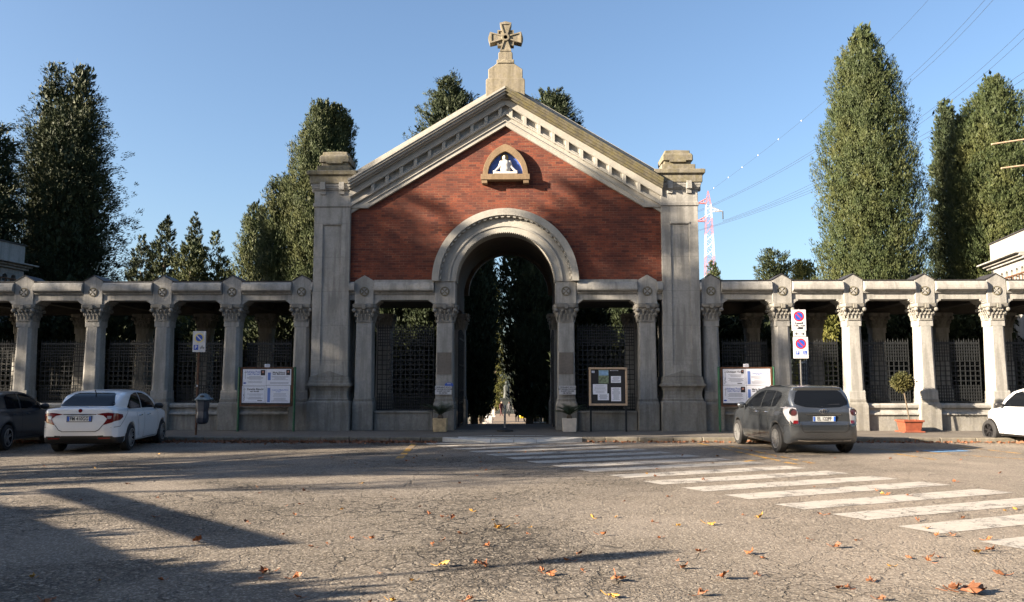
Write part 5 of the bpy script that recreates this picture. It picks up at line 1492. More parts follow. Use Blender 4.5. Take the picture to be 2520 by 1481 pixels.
# corner pavilions
def pavilion(corner, ang, L, sgn, label, zt, zc, ze):
    T = thing("pavilion", (corner.x, corner.y, .1), label, "building")
    dx, dy = math.cos(ang), math.sin(ang); nx, ny = dy * sgn, -dx * sgn     # outward normal of the seen wall
    def Pt(u, o, z): return (corner.x + dx * u + nx * o, corner.y + dy * u + ny * o, z)
    def bx(mb, u0, u1, o0, o1, z0, z1): mb.add([Pt(u0, o0, z0), Pt(u1, o0, z0), Pt(u1, o1, z0), Pt(u0, o1, z0), Pt(u0, o0, z1), Pt(u1, o0, z1), Pt(u1, o1, z1), Pt(u0, o1, z1)], [(3, 2, 1, 0), (4, 5, 6, 7), (0, 1, 5, 4), (1, 2, 6, 5), (2, 3, 7, 6), (3, 0, 4, 7)])
    m = MB(); bx(m, 0, L, -3.0, -.30, 0, zc - .1); bx(m, 0, L, -.30, 0, zc - .35, zc - .1); bx(m, 0, L, -.30, 0, 0, ze - .15)
    # arcaded frieze: piers and arch heads
    n = int(L / .5)
    for i in range(n + 1):
        u = .25 + i * .5; 
        bx(m, u, u + .22, -.30, 0, ze - .15, zc - .35)
        if i < n:
            for k in range(6):
                t0, t1 = math.pi * k / 6, math.pi * (k + 1) / 6; c = u + .36; zz = zc - .50
                m.add([Pt(c + .14 * math.cos(t0), 0, zz + .14 * math.sin(t0)), Pt(c + .14 * math.cos(t1), 0, zz + .14 * math.sin(t1)), Pt(c + .14 * math.cos(t1), 0, zc - .34), Pt(c + .14 * math.cos(t0), 0, zc - .34),
                       Pt(c + .14 * math.cos(t0), -.2, zz + .14 * math.sin(t0)), Pt(c + .14 * math.cos(t1), -.2, zz + .14 * math.sin(t1)), Pt(c + .14 * math.cos(t1), -.2, zc - .34), Pt(c + .14 * math.cos(t0), -.2, zc - .34)], [(0, 1, 2, 3), (0, 4, 5, 1)])
    bx(m, 0, .26, -.30, 0, ze - .15, zc - .35)
    m.build("wall", M['stone'], T, bevel=.01)
    m = MB(); bx(m, -.15, L, -3.1, .12, zc - .1, zc + .0); bx(m, -.24, L, -3.2, .24, zc, zc + .1); bx(m, -.42, L, -3.3, .42, zc + .1, zc + .16); m.build("cornice", M['stone'], T, bevel=.01)
    m = MB(); bx(m, 0, L, -3.0, 0, zc + .16, zt); m.build("attic", M['stone'], T, bevel=.01)
    m = MB(); bx(m, -.05, L, -3.05, .05, zt, zt + .05); m.build("roof_edge", M['lead'], T)
    m = MB(); bx(m, .5, L, .02, .06, ze - .05, ze + .0)
    for i in range(int(L / .3)): bx(m, .5 + i * .3, .53 + i * .3, .03, .05, ze - .3, ze - .05)
    m.build("railing", M['rust'], T)
pavilion(at(2437, 650, 35).xy.to_3d(), R(-100), 3.6, 1, "sunlit cream pavilion with arcaded frieze rising behind the right colonnade", at(2437, 603, 35).z, at(2437, 650, 35).z - .16, at(2437, 694, 35).z)
pavilion(at(60, 650, 36).xy.to_3d(), R(-97), 4.5, -1, "shaded pavilion with arcaded frieze rising behind the left colonnade", at(60, 606, 36).z, at(60, 652, 36).z - .16, at(60, 690, 36).z)
# thin arms of a mast beside the right pavilion
q = at(2533, 350, 34)
T = thing("roof_mast", (q.x, 34, .1), "thin mast with two pale horizontal arms reaching in from the right edge", "mast")
m = MB(); m.tube([(q.x, 34, .1), (q.x, 34, q.z + .4)], .05, 8); m.build("pole", M['galv'], T)
for (a, b, c, d) in ((2439, 355, 2533, 341), (2463, 414, 2533, 405)):
    A, B = at(a, b, 34), at(c, d, 34.0); m = MB(); m.tube([A, B], .035, 8); m.build("arm", M['wood'], T)
# off-frame casters worked back from shadows on the road; kiosk and pillar made up
k0 = Vector((-2.25, 8.5, 0)); s2 = Vector((LD.x, LD.y, 0)).normalized(); rat = 1 / math.tan(R(SUN_EL)); e2 = Vector((-math.sin(R(45.5)), math.cos(R(45.5)), 0)).normalized()
zt_ = 2.95; c0 = k0 - s2 * rat * zt_
T = thing("unseen_kiosk", (c0.x - 2, c0.y + 1, 0), "made-up green kiosk with a raised board, out of view, shaped to cast the straight foreground shadows", "kiosk")  # made-up kiosk, unseen, shaped to throw straight-edged shadows
inn = Vector((-e2.y, e2.x, 0))
if inn.dot(s2) > 0: inn = -inn
def kb(mb, u0, u1, v0, v1, z0, z1):
    Q = [c0 + e2 * u + inn * v for u, v in ((u0, v0), (u1, v0), (u1, v1), (u0, v1))]
    mb.add([(q_.x, q_.y, z0) for q_ in Q] + [(q_.x, q_.y, z1) for q_ in Q], [(3, 2, 1, 0), (4, 5, 6, 7), (0, 1, 5, 4), (1, 2, 6, 5), (2, 3, 7, 6), (3, 0, 4, 7)])
m = MB(); kb(m, -.1, 6.5, .15, 3.0, 0, 2.40); m.build("cabin", M['green_post'], T, bevel=.01)
m = MB(); kb(m, -.15, 6.6, .05, 3.1, 2.40, 2.44); m.build("roof", M['galv'], T)
m = MB(); kb(m, -3.4, -.12, .25, 3.0, 0, 2.54); m.build("shadow_side_box", M['green_post'], T, bevel=.01)  # extra box added for the step in the foreground shadow
m = MB(); kb(m, 0, 6.4, 0, .06, 2.70, 2.95); m.build("shadow_board", M['white'], T)  # board sized and set for the straight bar of shadow
for u in (.3, 3.2, 6.1):
    m = MB(); kb(m, u, u + .06, .07, .13, 2.40, 2.9); m.build("strut", M['galv'], T)
pp_ = Vector((-2.15, 7.15, 0)) - s2 * rat * 2.9  # made-up pillar, placed back along the sun from its finger shadow
T = thing("shadow_pillar", pp_, "made-up square pillar out of view, casting a finger-shaped shadow", "pillar")
m = MB(); m.loft(pp_.x, pp_.y, [(0, .26, .26, .02), (.3, .26, .26, .02), (.32, .19, .19, .02), (2.6, .18, .18, .02), (2.62, .24, .24, .02), (2.74, .24, .24, .02), (2.9, .05, .05, .02)]); m.build("shaft", M['stone_base'], T, bevel=.01)
hl = Vector((1.0, 8.0, 0)); zl = 4.3; lp = hl - s2 * rat * zl; b0 = lp - s2 * .2
T = thing("street_lamp", (b0.x - s2.x * 1.6, b0.y - s2.y * 1.6, 0), "tall grey street lamp with a long flat head, out by the left kerb", "street lamp")
fb = T.location.copy()
m = MB(); m.tube([fb, fb + Vector((0, 0, zl * .8)), fb + Vector((0, 0, zl - .3)) + s2 * .1, fb + Vector((0, 0, zl)) + s2 * .9], [.05, .045, .035, .03], 10); m.build("pole", M['galv'], T)
m = MB(); a = fb + Vector((0, 0, zl)) + s2 * .8; V = []
m.tube([a, a + s2 * .2 + Vector((0, 0, .02)), a + s2 * .7 + Vector((0, 0, .03)), a + s2 * 1.2, a + s2 * 1.3], [.04, .13, .17, .10, .03], 10); m.build("lamp_head", M['galv'], T)
# ---------------------------------------------------------------- trees
def blades(C, D, n, L, W, spread, up, jit, rng):
    """n diamond shaped leaf sprays round every centre C, pointing roughly along D"""
    k = len(C); N = k * n
    c = np.repeat(C, n, 0) + rng.normal(0, 1, (N, 3)) * np.repeat(spread, n)[:, None]
    d = np.repeat(D, n, 0) + rng.normal(0, jit, (N, 3)); d[:, 2] += up
    d /= np.linalg.norm(d, axis=1)[:, None] + 1e-9
    fo = np.repeat(D * np.array([1, 1, 0]), n, 0); fo /= np.linalg.norm(fo, axis=1)[:, None] + 1e-6
    s = np.cross(d, fo * 1.1 + rng.normal(0, .75, (N, 3))); s /= np.linalg.norm(s, axis=1)[:, None] + 1e-9
    l = (L * rng.uniform(.55, 1.25, N))[:, None]; w_ = (W * rng.uniform(.6, 1.2, N))[:, None]
    V = np.stack([c, c + d * l * .45 + s * w_, c + d * l, c + d * l * .45 - s * w_], 1).reshape(-1, 3)
    return V, np.arange(4 * N).reshape(-1, 4)
def crown_mesh(prof, seed, ntuft, nb, L, W, rag=.12, tuft=.28, out=.55, up=.9, core=.52, branch=0.0):
    """prof: [(height, radius)] bottom to top, round the z axis; branch: share of the sprays set on outreaching boughs"""
    rng = np.random.default_rng(seed)
    hs = np.array([p[0] for p in prof]); rs = np.array([p[1] for p in prof])
    hh = np.linspace(hs[0], hs[-1], 300); rr = np.interp(hh, hs, rs)
    pdf = rr + .16 * rr.max(); cdf = np.cumsum(pdf); cdf /= cdf[-1]
    ph = rng.random(12) * 6.28; H = hs[-1] - hs[0]
    def lump(az, h): return 1 + rag * (.5 * np.sin(3 * az + ph[0] + h * 1.1) + .45 * np.sin(5 * az + ph[1] - h * 1.9) + .4 * np.sin(2 * az + ph[2] + h * 3.1) + .5 * np.sin(9 * az + ph[5] + h * 2.3) * np.sin(4 * az + ph[6] - h * 4.1))
    parts = []
    nt = int(ntuft * (1 - branch))
    h = np.interp(rng.random(nt), cdf, hh); r0 = np.interp(h, hs, rs); az = rng.random(nt) * 2 * np.pi
    dep = 1 - .46 * rng.random(nt) ** 1.7 + rag * .5 * rng.normal(0, .5, nt)
    if branch: dep *= .9
    r = r0 * lump(az, h) * dep
    C = np.stack([r * np.cos(az), r * np.sin(az), h], 1)
    D = np.stack([np.cos(az) * out, np.sin(az) * out, np.full(nt, up)], 1); D /= np.linalg.norm(D, axis=1)[:, None]
    sp = tuft * rng.uniform(.55, 1.2, nt) * np.clip(.35 + r0 / (rs.max() + 1e-6), .35, 1)
    # each tuft is a little flame: wide at the foot, closing to a point
    for f, s_, n_ in ((0.0, .50, .45), (.8, .36, .33), (1.7, .17, .22)):
        parts.append(blades(C + D * (sp * f)[:, None], D, max(2, int(nb * n_ * 1.6)), L * .76, W * .66, sp * s_, .25, .30, rng))
    if branch:
        nbr = int(ntuft * branch / 5); hb = np.interp(rng.random(nbr), cdf, hh); rb = np.interp(hb, hs, rs); ab = rng.random(nbr) * 2 * np.pi
        ln = rb * rng.uniform(.82, 1.0 + rag * 1.1, nbr) + .15; rise = rng.uniform(-.12, .55, nbr)
        for t in (.5, .65, .8, .92, 1.02):
            rad = ln * t; jit_ = rng.normal(0, .10, (nbr, 3))
            Cb = np.stack([rad * np.cos(ab), rad * np.sin(ab), hb + rise * ln * t * t], 1) + jit_
            Db = np.stack([np.cos(ab), np.sin(ab), rise * t * 1.6 + .15], 1); Db /= np.linalg.norm(Db, axis=1)[:, None]
            parts.append(blades(Cb, Db, max(3, int(nb * 1.6 * (1.1 - .75 * t))), L * .76, W * .66, tuft * (1.25 - .95 * t) * np.ones(nbr), .12, .45, rng))
    # older inner foliage: broad sprays filling the body
    ni = int(ntuft * .55); hi = np.interp(rng.random(ni), cdf, hh); ri = np.interp(hi, hs, rs); ai = rng.random(ni) * 2 * np.pi
    q = ri * lump(ai, hi) * core * (1.25 - .9 * rng.random(ni) ** 2)
    Ci = np.stack([q * np.cos(ai), q * np.sin(ai), hi * .985], 1); Di = np.stack([np.cos(ai) * .3, np.sin(ai) * .3, np.full(ni, 1.0)], 1)
    parts.append(blades(Ci, Di, 12, tuft * 1.25, tuft * .26, np.full(ni, tuft * .7), .2, .5, rng))
    Vs, Fs, o = [], [], 0
    for V, F in parts: Vs.append(V); Fs.append(F + o); o += len(V)
    return np.concatenate(Vs), np.concatenate(Fs)
def tree(name, label, base, crowns, mat, trunk_h, trunk_r, cat="tree", group=None):
    T = thing(name, base, label, cat, group)
    m = MB(); m.tube([(0, 0, -.3), (0, 0, trunk_h * .4), (.05, 0, trunk_h)], [trunk_r, trunk_r * .85, trunk_r * .4], 9); m.build("trunk", M['bark'], T, local=True)
    Vs, Fs, o = [], [], 0
    for (V, F, off) in crowns: Vs.append(V + np.array(off)); Fs.append(F + o); o += len(V)
    np_mesh("crown", np.concatenate(Vs), np.concatenate(Fs), mat, T)
    return T
def px_tree(name, label, px, Y, outlines, mat, seed, ntuft, nb, L, W, cat="tree", group=None, **kw):
    """outlines: list of (px centre, [(pixel y, half width px), ...] from bottom to top)"""
    def mid(pc, prof): return at(pc, sum(p[0] for p in prof) / len(prof), Y).x
    base = Vector((mid(*outlines[0]), Y, zg(Y)))
    cr = []; sc = Y / CAM_F; top = 0
    for k, (pc, prof) in enumerate(outlines):
        P = []
        for (py, hw) in prof:
            P.append(((at(pc, py, Y).z - base.z) * .982, hw * sc * .88))
        if P[0][0] > 1.2: P.insert(0, (.5, P[0][1] * .85))
        V, F = crown_mesh(P, seed + k, int(ntuft * (1 if k == 0 else .45)), nb, L, W, **kw)
        cr.append((V, F, (mid(pc, prof) - base.x, (.5 if k else 0), 0))); top = max(top, P[-1][0])
    return tree(name, label, base, cr, mat, top * .8, max(.12, .02 * top), cat, group)

RAG = dict(rag=.40, tuft=.27, out=1.0, up=.35, branch=.6, core=.5)
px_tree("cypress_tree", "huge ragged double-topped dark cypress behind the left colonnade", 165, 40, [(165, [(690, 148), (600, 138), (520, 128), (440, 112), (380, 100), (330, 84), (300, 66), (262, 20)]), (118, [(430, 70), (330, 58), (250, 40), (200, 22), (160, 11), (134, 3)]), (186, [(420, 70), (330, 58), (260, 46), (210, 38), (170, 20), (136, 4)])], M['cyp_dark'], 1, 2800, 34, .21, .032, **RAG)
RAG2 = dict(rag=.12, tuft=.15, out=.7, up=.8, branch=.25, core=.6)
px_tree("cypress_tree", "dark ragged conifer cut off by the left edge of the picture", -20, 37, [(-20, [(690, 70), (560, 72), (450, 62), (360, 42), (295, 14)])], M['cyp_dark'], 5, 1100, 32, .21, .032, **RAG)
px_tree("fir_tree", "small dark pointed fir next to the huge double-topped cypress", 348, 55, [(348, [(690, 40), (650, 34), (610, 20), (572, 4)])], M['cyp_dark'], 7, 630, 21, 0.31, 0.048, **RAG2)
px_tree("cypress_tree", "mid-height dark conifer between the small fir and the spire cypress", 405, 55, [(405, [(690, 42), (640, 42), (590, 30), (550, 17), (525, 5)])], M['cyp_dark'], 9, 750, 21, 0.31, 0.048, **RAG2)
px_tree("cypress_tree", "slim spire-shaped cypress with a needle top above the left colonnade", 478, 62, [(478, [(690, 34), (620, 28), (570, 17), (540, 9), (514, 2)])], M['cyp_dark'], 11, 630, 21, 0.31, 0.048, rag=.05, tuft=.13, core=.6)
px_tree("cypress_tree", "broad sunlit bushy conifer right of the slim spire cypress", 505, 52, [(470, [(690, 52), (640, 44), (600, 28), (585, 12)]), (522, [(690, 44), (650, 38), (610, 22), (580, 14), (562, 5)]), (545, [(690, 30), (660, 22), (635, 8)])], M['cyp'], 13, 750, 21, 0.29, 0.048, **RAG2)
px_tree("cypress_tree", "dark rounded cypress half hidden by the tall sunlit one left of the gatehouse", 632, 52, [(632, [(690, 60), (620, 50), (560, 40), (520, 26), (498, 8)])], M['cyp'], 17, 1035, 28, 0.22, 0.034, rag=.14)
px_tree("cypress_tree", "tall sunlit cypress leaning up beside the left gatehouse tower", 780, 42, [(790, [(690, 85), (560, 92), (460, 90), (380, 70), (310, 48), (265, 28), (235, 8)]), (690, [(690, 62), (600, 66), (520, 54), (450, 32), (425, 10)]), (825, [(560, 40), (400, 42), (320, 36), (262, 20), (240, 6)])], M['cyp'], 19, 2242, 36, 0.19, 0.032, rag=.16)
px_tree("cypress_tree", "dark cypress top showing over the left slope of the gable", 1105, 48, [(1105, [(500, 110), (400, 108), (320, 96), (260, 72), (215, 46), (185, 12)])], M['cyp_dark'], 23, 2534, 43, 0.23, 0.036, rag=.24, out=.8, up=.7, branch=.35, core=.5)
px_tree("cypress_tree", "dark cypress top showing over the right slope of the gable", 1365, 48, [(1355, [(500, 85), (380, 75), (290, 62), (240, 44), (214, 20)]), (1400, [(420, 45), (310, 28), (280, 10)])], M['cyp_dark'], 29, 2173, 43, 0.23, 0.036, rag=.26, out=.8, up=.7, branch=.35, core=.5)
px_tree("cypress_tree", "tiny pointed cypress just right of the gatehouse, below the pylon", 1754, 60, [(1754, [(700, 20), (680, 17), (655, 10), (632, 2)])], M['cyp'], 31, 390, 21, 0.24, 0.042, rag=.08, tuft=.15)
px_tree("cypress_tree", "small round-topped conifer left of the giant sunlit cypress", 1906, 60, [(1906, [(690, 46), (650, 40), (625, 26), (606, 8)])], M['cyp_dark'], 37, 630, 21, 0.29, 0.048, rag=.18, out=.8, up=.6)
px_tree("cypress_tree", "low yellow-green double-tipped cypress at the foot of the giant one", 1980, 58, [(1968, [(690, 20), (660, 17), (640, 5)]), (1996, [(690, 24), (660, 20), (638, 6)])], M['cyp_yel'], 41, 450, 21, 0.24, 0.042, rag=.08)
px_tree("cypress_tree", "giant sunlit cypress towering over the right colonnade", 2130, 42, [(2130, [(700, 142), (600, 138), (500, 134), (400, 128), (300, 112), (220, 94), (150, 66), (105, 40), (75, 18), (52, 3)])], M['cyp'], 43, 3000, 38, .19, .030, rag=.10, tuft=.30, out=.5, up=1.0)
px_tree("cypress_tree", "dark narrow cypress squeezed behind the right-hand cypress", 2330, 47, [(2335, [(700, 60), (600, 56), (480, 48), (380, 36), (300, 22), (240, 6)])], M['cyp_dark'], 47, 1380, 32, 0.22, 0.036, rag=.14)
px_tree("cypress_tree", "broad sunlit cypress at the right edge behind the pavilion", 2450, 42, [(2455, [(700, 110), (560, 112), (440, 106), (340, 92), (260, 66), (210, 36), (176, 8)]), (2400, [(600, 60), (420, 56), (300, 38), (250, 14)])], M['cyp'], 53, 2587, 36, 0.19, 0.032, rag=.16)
# avenue behind the gate
AV = [("dense dark cypress lining the left side of the lane, nearest the gate", 1168, 44, [(1168, [(984, 40), (900, 48), (760, 50), (640, 42), (560, 30), (500, 8)])]),
      ("dense dark cypress overhanging the right side of the lane, nearest the gate", 1302, 47, [(1302, [(945, 40), (900, 62), (760, 73), (660, 66), (560, 42), (500, 8)])]),
      ("dark cypress farther down the left side of the lane", 1180, 62, [(1180, [(985, 26), (880, 34), (740, 34), (650, 30), (600, 8)])]),
      ("dark cypress farther down the right side of the lane", 1318, 64, [(1318, [(985, 32), (900, 46), (760, 48), (650, 34), (590, 8)])]),
      ("sunlit cypress closing the view at the lane's end", 1222, 150, [(1222, [(985, 30), (900, 26), (800, 20), (720, 10), (690, 3)])]),
      ("dark broad conifer closing the lane right of the monument", 1290, 135, [(1290, [(1000, 50), (900, 48), (820, 36), (760, 10)])]),
      ("dark broad conifer closing the lane left of the monument", 1165, 135, [(1165, [(1000, 50), (900, 46), (800, 34), (740, 10)])])]
for i, (lb, px, Y, ol) in enumerate(AV):
    if i != 4: ol = [(c_, [(py_, hw_ * 1.13) for py_, hw_ in pr_]) for c_, pr_ in ol]
    px_tree("cypress_tree", lb, px, Y, ol, M['cyp_yel'] if i == 4 else M['yew'], 60 + i, 900, 18, .32, .065, group="cypresses along the lane", rag=.12)  # yellow-green on the lane-end cypress paints in its sunlight
# yews and low conifers filling the bays of the colonnades
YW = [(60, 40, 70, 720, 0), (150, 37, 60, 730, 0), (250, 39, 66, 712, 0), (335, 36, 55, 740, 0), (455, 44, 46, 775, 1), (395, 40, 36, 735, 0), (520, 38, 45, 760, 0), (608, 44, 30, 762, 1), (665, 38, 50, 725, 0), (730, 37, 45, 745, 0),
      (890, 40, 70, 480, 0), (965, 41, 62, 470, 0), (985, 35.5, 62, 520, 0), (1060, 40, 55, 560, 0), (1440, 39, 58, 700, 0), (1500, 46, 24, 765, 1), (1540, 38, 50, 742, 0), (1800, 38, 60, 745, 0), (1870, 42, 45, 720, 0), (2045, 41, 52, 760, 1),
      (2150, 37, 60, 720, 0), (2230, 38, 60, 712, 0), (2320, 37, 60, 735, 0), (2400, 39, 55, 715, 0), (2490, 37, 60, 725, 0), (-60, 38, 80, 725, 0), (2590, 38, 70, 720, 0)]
for px in range(-120, 2660, 78):
    if any(a < px < b for a, b in ((415, 500), (575, 650), (1100, 1400), (1470, 1550), (1895, 2090))): continue
    YW.append((px + (px * 7) % 23 - 11, 34 + (px % 5) * .35, 60, 738 + (px * 13) % 40, 0))
YW += [(2556, 33.0, 70, 722, 0)]
proto = {}
wh = ["1"]
def word(px):
    if px < 740: return "behind the left colonnade"
    if px < 1620: return "behind the gatehouse grilles"
    return "behind the right colonnade"
for i, (px, Y, hw, ty, lit) in enumerate(YW):
    key = (lit, i % 3)
    base = Vector((at(px, 945, Y).x, Y, zg(Y)))
    ht = at(px, ty, Y).z - base.z; rd = hw * Y / CAM_F
    if key not in proto:
        V, F = crown_mesh([(.25, .72), (1.5, .95), (3.0, 1.0), (4.2, .8), (5.0, .45), (5.5, .08)], 90 + i, 800, 20, .26, .055, rag=.2, out=.8, up=.6, tuft=.2, core=.8)
        T = tree("yew_tree", "x", base, [(V, F, (0, 0, 0))], M['cyp_yel'] if lit else M['yew'], 3, .14, group="low yews filling the bays")  # lit yews get a yellow-green copy that paints in the sunlight
        proto[key] = T
    else:
        T = dup(proto[key], None, base)
    T.scale = (rd, rd, ht / 5.5)
    T["label"] = ("yew with sunlight painted in as yellow-green, seen between the columns " if lit else "low dark yew tree standing in shade ") + word(px)
    T["category"] = "tree"; T["group"] = "low yews filling the bays"
# clipped topiary ball
T = thing("topiary_tree", (p0 := (11.86, 26.0, .47)), "small clipped round-headed tree on a thin leaning stem in the terracotta pot", "tree")
m = MB(); m.tube([(11.86, 26.0, .45), (11.80, 26.0, .9), (11.72, 26.0, 1.45)], .022, 7); m.build("stem", M['bark'], T)
rng = np.random.default_rng(5); nn = 900
d = rng.normal(0, 1, (nn, 3)); d /= np.linalg.norm(d, axis=1)[:, None]
C = d * (.255 * (1 - .35 * rng.random(nn) ** 2))[:, None] * np.array([1.08, 1.0, .92])
V, F = blades(C, d, 7, .075, .018, np.full(nn, .03), .1, .6, rng)
o = np_mesh("crown", V, F, M['topi'], T); o.location = Vector((11.70, 26.0, 1.66)) - T.location

# off-frame trees at the left: their shade lies over the street and the gate
def from_facade(u, L): return Vector((u - s2.x * L, YF - s2.y * L, 0))
TL = math.tan(R(SUN_EL))
SH = [(-19.0, 36, 4.6, 8.6), (-11.0, 44, 4.4, 9.8), (-5.0, 38, 2.5, 8.7), (-.6, 41, 2.1, 5.7), (3.3, 37, 1.8, 8.0), (6.0, 43, 1.1, 5.2), (-7.6, 50, 2.2, 9.2)]
for i, (u, L, rad, v) in enumerate(SH):
    b = from_facade(u, L); H = v + L * TL
    V, F = crown_mesh([(1.0, rad * .8 * .37 * 2.2), (H * .4, rad * .9), (H * .7, rad * .85), (H * .88, rad * .6), (H, rad * .15)], 200 + i, 700, 14, .45, .10, rag=.2, out=.9, up=.5, core=.7)
    tree("roadside_cypress", "dense dark cypress of the row standing off to the left of the street", b, [(V, F, (0, 0, 0))], M['cyp_dark'], H * .8, .3, group="cypresses of the street row")
for i, (x_, y_, H, rad) in enumerate([(-24.2, 31.9, 10.5, 1.5), (-27.0, 33.4, 12, 1.9), (-30.5, 32.0, 13, 2.2), (-34.5, 34.2, 14, 2.4)]):
    V, F = crown_mesh([(.6, rad * .8), (H * .4, rad), (H * .7, rad * .85), (H * .88, rad * .5), (H, rad * .1)], 260 + i, 700, 16, .3, .07, rag=.2, out=.8, up=.6, core=.7)
    tree("cypress_tree", "dense dark cypress inside the cemetery wall, beyond the left edge of the view", Vector((x_, y_, .1)), [(V, F, (0, 0, 0))], M['cyp_dark'], H * .8, .25, group="cypresses inside the wall at the far left")
# unseen dense row added behind the viewer to block sky light
V_, F_ = crown_mesh([(1.0, 3.2), (6, 4.2), (11, 4.4), (15, 3.4), (18, 1.2)], 300, 900, 12, .6, .16, rag=.2, out=.9, up=.4, core=.85)
B0 = None
for i in range(13):
    b = Vector((-22 + 5.6 * i, -13 + (i % 3) * 1.2, 0))
    if B0 is None: B0 = tree("sky_block_tree", "dense dark broad tree of an unseen row added behind the viewer to block sky light", b, [(V_, F_, (0, 0, 0))], M['yew'], 14, .4, group="added trees behind the viewer")
    else: dup(B0, None, b, rz=i * 1.3)
V_, F_ = crown_mesh([(.1, .5), (.8, .85), (1.6, .8), (2.1, .5), (2.4, .15)], 330, 260, 14, .2, .05, rag=.25, out=.9, up=.5, tuft=.16, core=.8)  # shrubs added out of view to make the kiosk's shadow edge bumpy
H0 = None
for i, (u, v, sc_) in enumerate([(-2.6, -.5, 1.08), (-1.4, -.75, .98), (-.2, -.55, .93), (1.0, -.7, .97), (2.1, -.5, .90), (3.2, -.8, .99), (4.4, -.6, .92), (5.5, -.7, .97)]):
    b = c0 + e2 * u + inn * v; b = Vector((b.x, b.y, 0))
    if H0 is None: H0 = tree("shadow_shrub", "made-up round dark shrub out of view, roughening the edge of the foreground shadow", b, [(V_, F_, (0, 0, 0))], M['yew'], 1.6, .06, cat="shrub", group="unseen shrubs added for their shadow edge"); o_ = H0
    else: o_ = dup(H0, None, b, rz=i * .9)
    o_.scale = (1, 1, sc_ * .90)
# a plane tree losing its leaves
def plane_tree(base, H, r0, seed, label, nl, lean=(0, 0)):
    T = thing("plane_tree", base, label, "tree")
    rng_ = random.Random(seed); wd = MB(); tips = []
    def grow(p, d, l, r, dep):
        n = 4; pts = [p]; q = p.copy(); dd = d.copy()
        for k in range(n):
            dd = (dd + Vector((rng_.uniform(-.18, .18), rng_.uniform(-.18, .18), rng_.uniform(-.05, .12)))).normalized(); q = q + dd * l / n; pts.append(q.copy())
        wd.tube(pts, [r * (1 - .45 * k / n) for k in range(n + 1)], 6 if dep < 2 else 4)
        if dep >= 3: tips.extend(pts[1:])
        if dep < 5:
            for k in range(3 if dep else 5):
                t = rng_.uniform(.45, 1.0) if dep else rng_.uniform(.75, 1.0)
                st = pts[min(n, int(t * n))]
                a = rng_.uniform(0, 6.28); sp_ = rng_.uniform(.45, .95)
                nd = (dd + Vector((math.cos(a) * sp_, math.sin(a) * sp_, rng_.uniform(-.1, .35)))).normalized()
                grow(st.copy(), nd, l * rng_.uniform(.58, .78) if dep else H * .28, r * .52, dep + 1)
    grow(Vector((0, 0, 0)), Vector((lean[0], lean[1], 1)).normalized(), H * .40, r0, 0)
    wd.build("trunk", M['bark'], T, local=True)
    rn = np.random.default_rng(seed); C = np.array([tuple(t) for t in tips]); C = C[rn.integers(0, len(C), nl)]
    D = rn.normal(0, 1, (nl, 3)); D[:, 2] -= .4
    V, F = blades(C, D, 1, .17, .075, np.full(nl, .22), 0, .4, rn)
    np_mesh("crown", V, F, M['leaf_orange'], T)
    return T
plane_tree(Vector((-15.5, 10.1, 0)), 12.5, .30, 3, "half bare plane tree with a leaning trunk left of the street", 3600)
plane_tree(Vector((-30.0, 5.5, 0)), 14.0, .30, 15, "half bare plane tree farthest to the left", 3200)

for i, (x_, y_, hh_, sd_) in enumerate([(-17.0, 13.0, 12, 31), (-19.5, 10.6, 11.5, 37)]):
    plane_tree(Vector((x_, y_, 0)), hh_, .25, sd_, ["half bare plane tree with a straight trunk nearest the parked cars", "slim half bare plane tree behind the leaning one"][i], 700)

# ---------------------------------------------------------------- pylon and cables
PYY = 300.0
pb = at(1747, 690, PYY); gz = -6.0
T = thing("pylon", (pb.x, PYY, gz), "red and white lattice pylon far off, right of the gatehouse", "pylon")
def wid(z):  # half width by height
    return np.interp(z, [gz, 30, 52, 62.5, 68, 72.6], [3.5, 2.05, 1.45, 1.12, .86, .05])
xc = pb.x
bands = [(gz, 33, 'py_white'), (33, 41, 'py_white'), (41, 48.0, 'py_red'), (48.0, 56.3, 'py_white'), (56.3, 62.3, 'py_red'), (62.3, 67.5, 'py_white'), (67.5, 72.6, 'py_red')]
for a, b, mt in bands:
    m = MB(); n = max(1, int((b - a) / 2.4)); rr_ = .06 if mt == 'py_red' else .065
    for k in range(n):
        z0, z1 = a + (b - a) * k / n, a + (b - a) * (k + 1) / n; w0, w1 = wid(z0), wid(z1)
        cs = [(-1, -1), (1, -1), (1, 1), (-1, 1)]
        for i in range(4):
            c, d = cs[i], cs[(i + 1) % 4]
            P = lambda q, w_, z: (xc + q[0] * w_, PYY + q[1] * w_, z)
            m.tube([P(c, w0, z0), P(c, w1, z1)], rr_, 4); m.tube([P(c, w0, z0), P(d, w1, z1)], rr_ * .6, 4); m.tube([P(d, w0, z0), P(c, w1, z1)], rr_ * .6, 4)
            m.tube([P(c, w1, z1), P(d, w1, z1)], rr_ * .6, 4)
    m.build("lattice_section", M[mt], T)
arms = [(1715, 499, -1, 'py_red', 67.9), (1778, 521, 1, 'py_white', 64.9), (1712, 547, -1, 'py_red', 61.2)]
atts = []
for (px, py, s, mt, z) in arms:
    e = at(px, py, PYY); m = MB(); w_ = wid(z)
    for yy in (-1, 1):
        A = Vector((xc + s * w_, PYY + yy * w_, z)); B = Vector((xc + s * w_, PYY + yy * w_, z + 1.6)); E_ = Vector((e.x, PYY, z - .05))
        for P_ in (A, B): m.tube([P_, E_], .13, 4)
        for t in (.3, .6): m.tube([A.lerp(E_, t), B.lerp(E_, t)], .09, 4)
    m.build("cross_arm", M[mt], T)
    m = MB(); m.tube([(e.x, PYY, z), (e.x, PYY, z - 3.0)], .22, 6); m.build("insulator", M['cable'], T)
    atts.append(Vector((e.x, PYY, z - 3.0)))
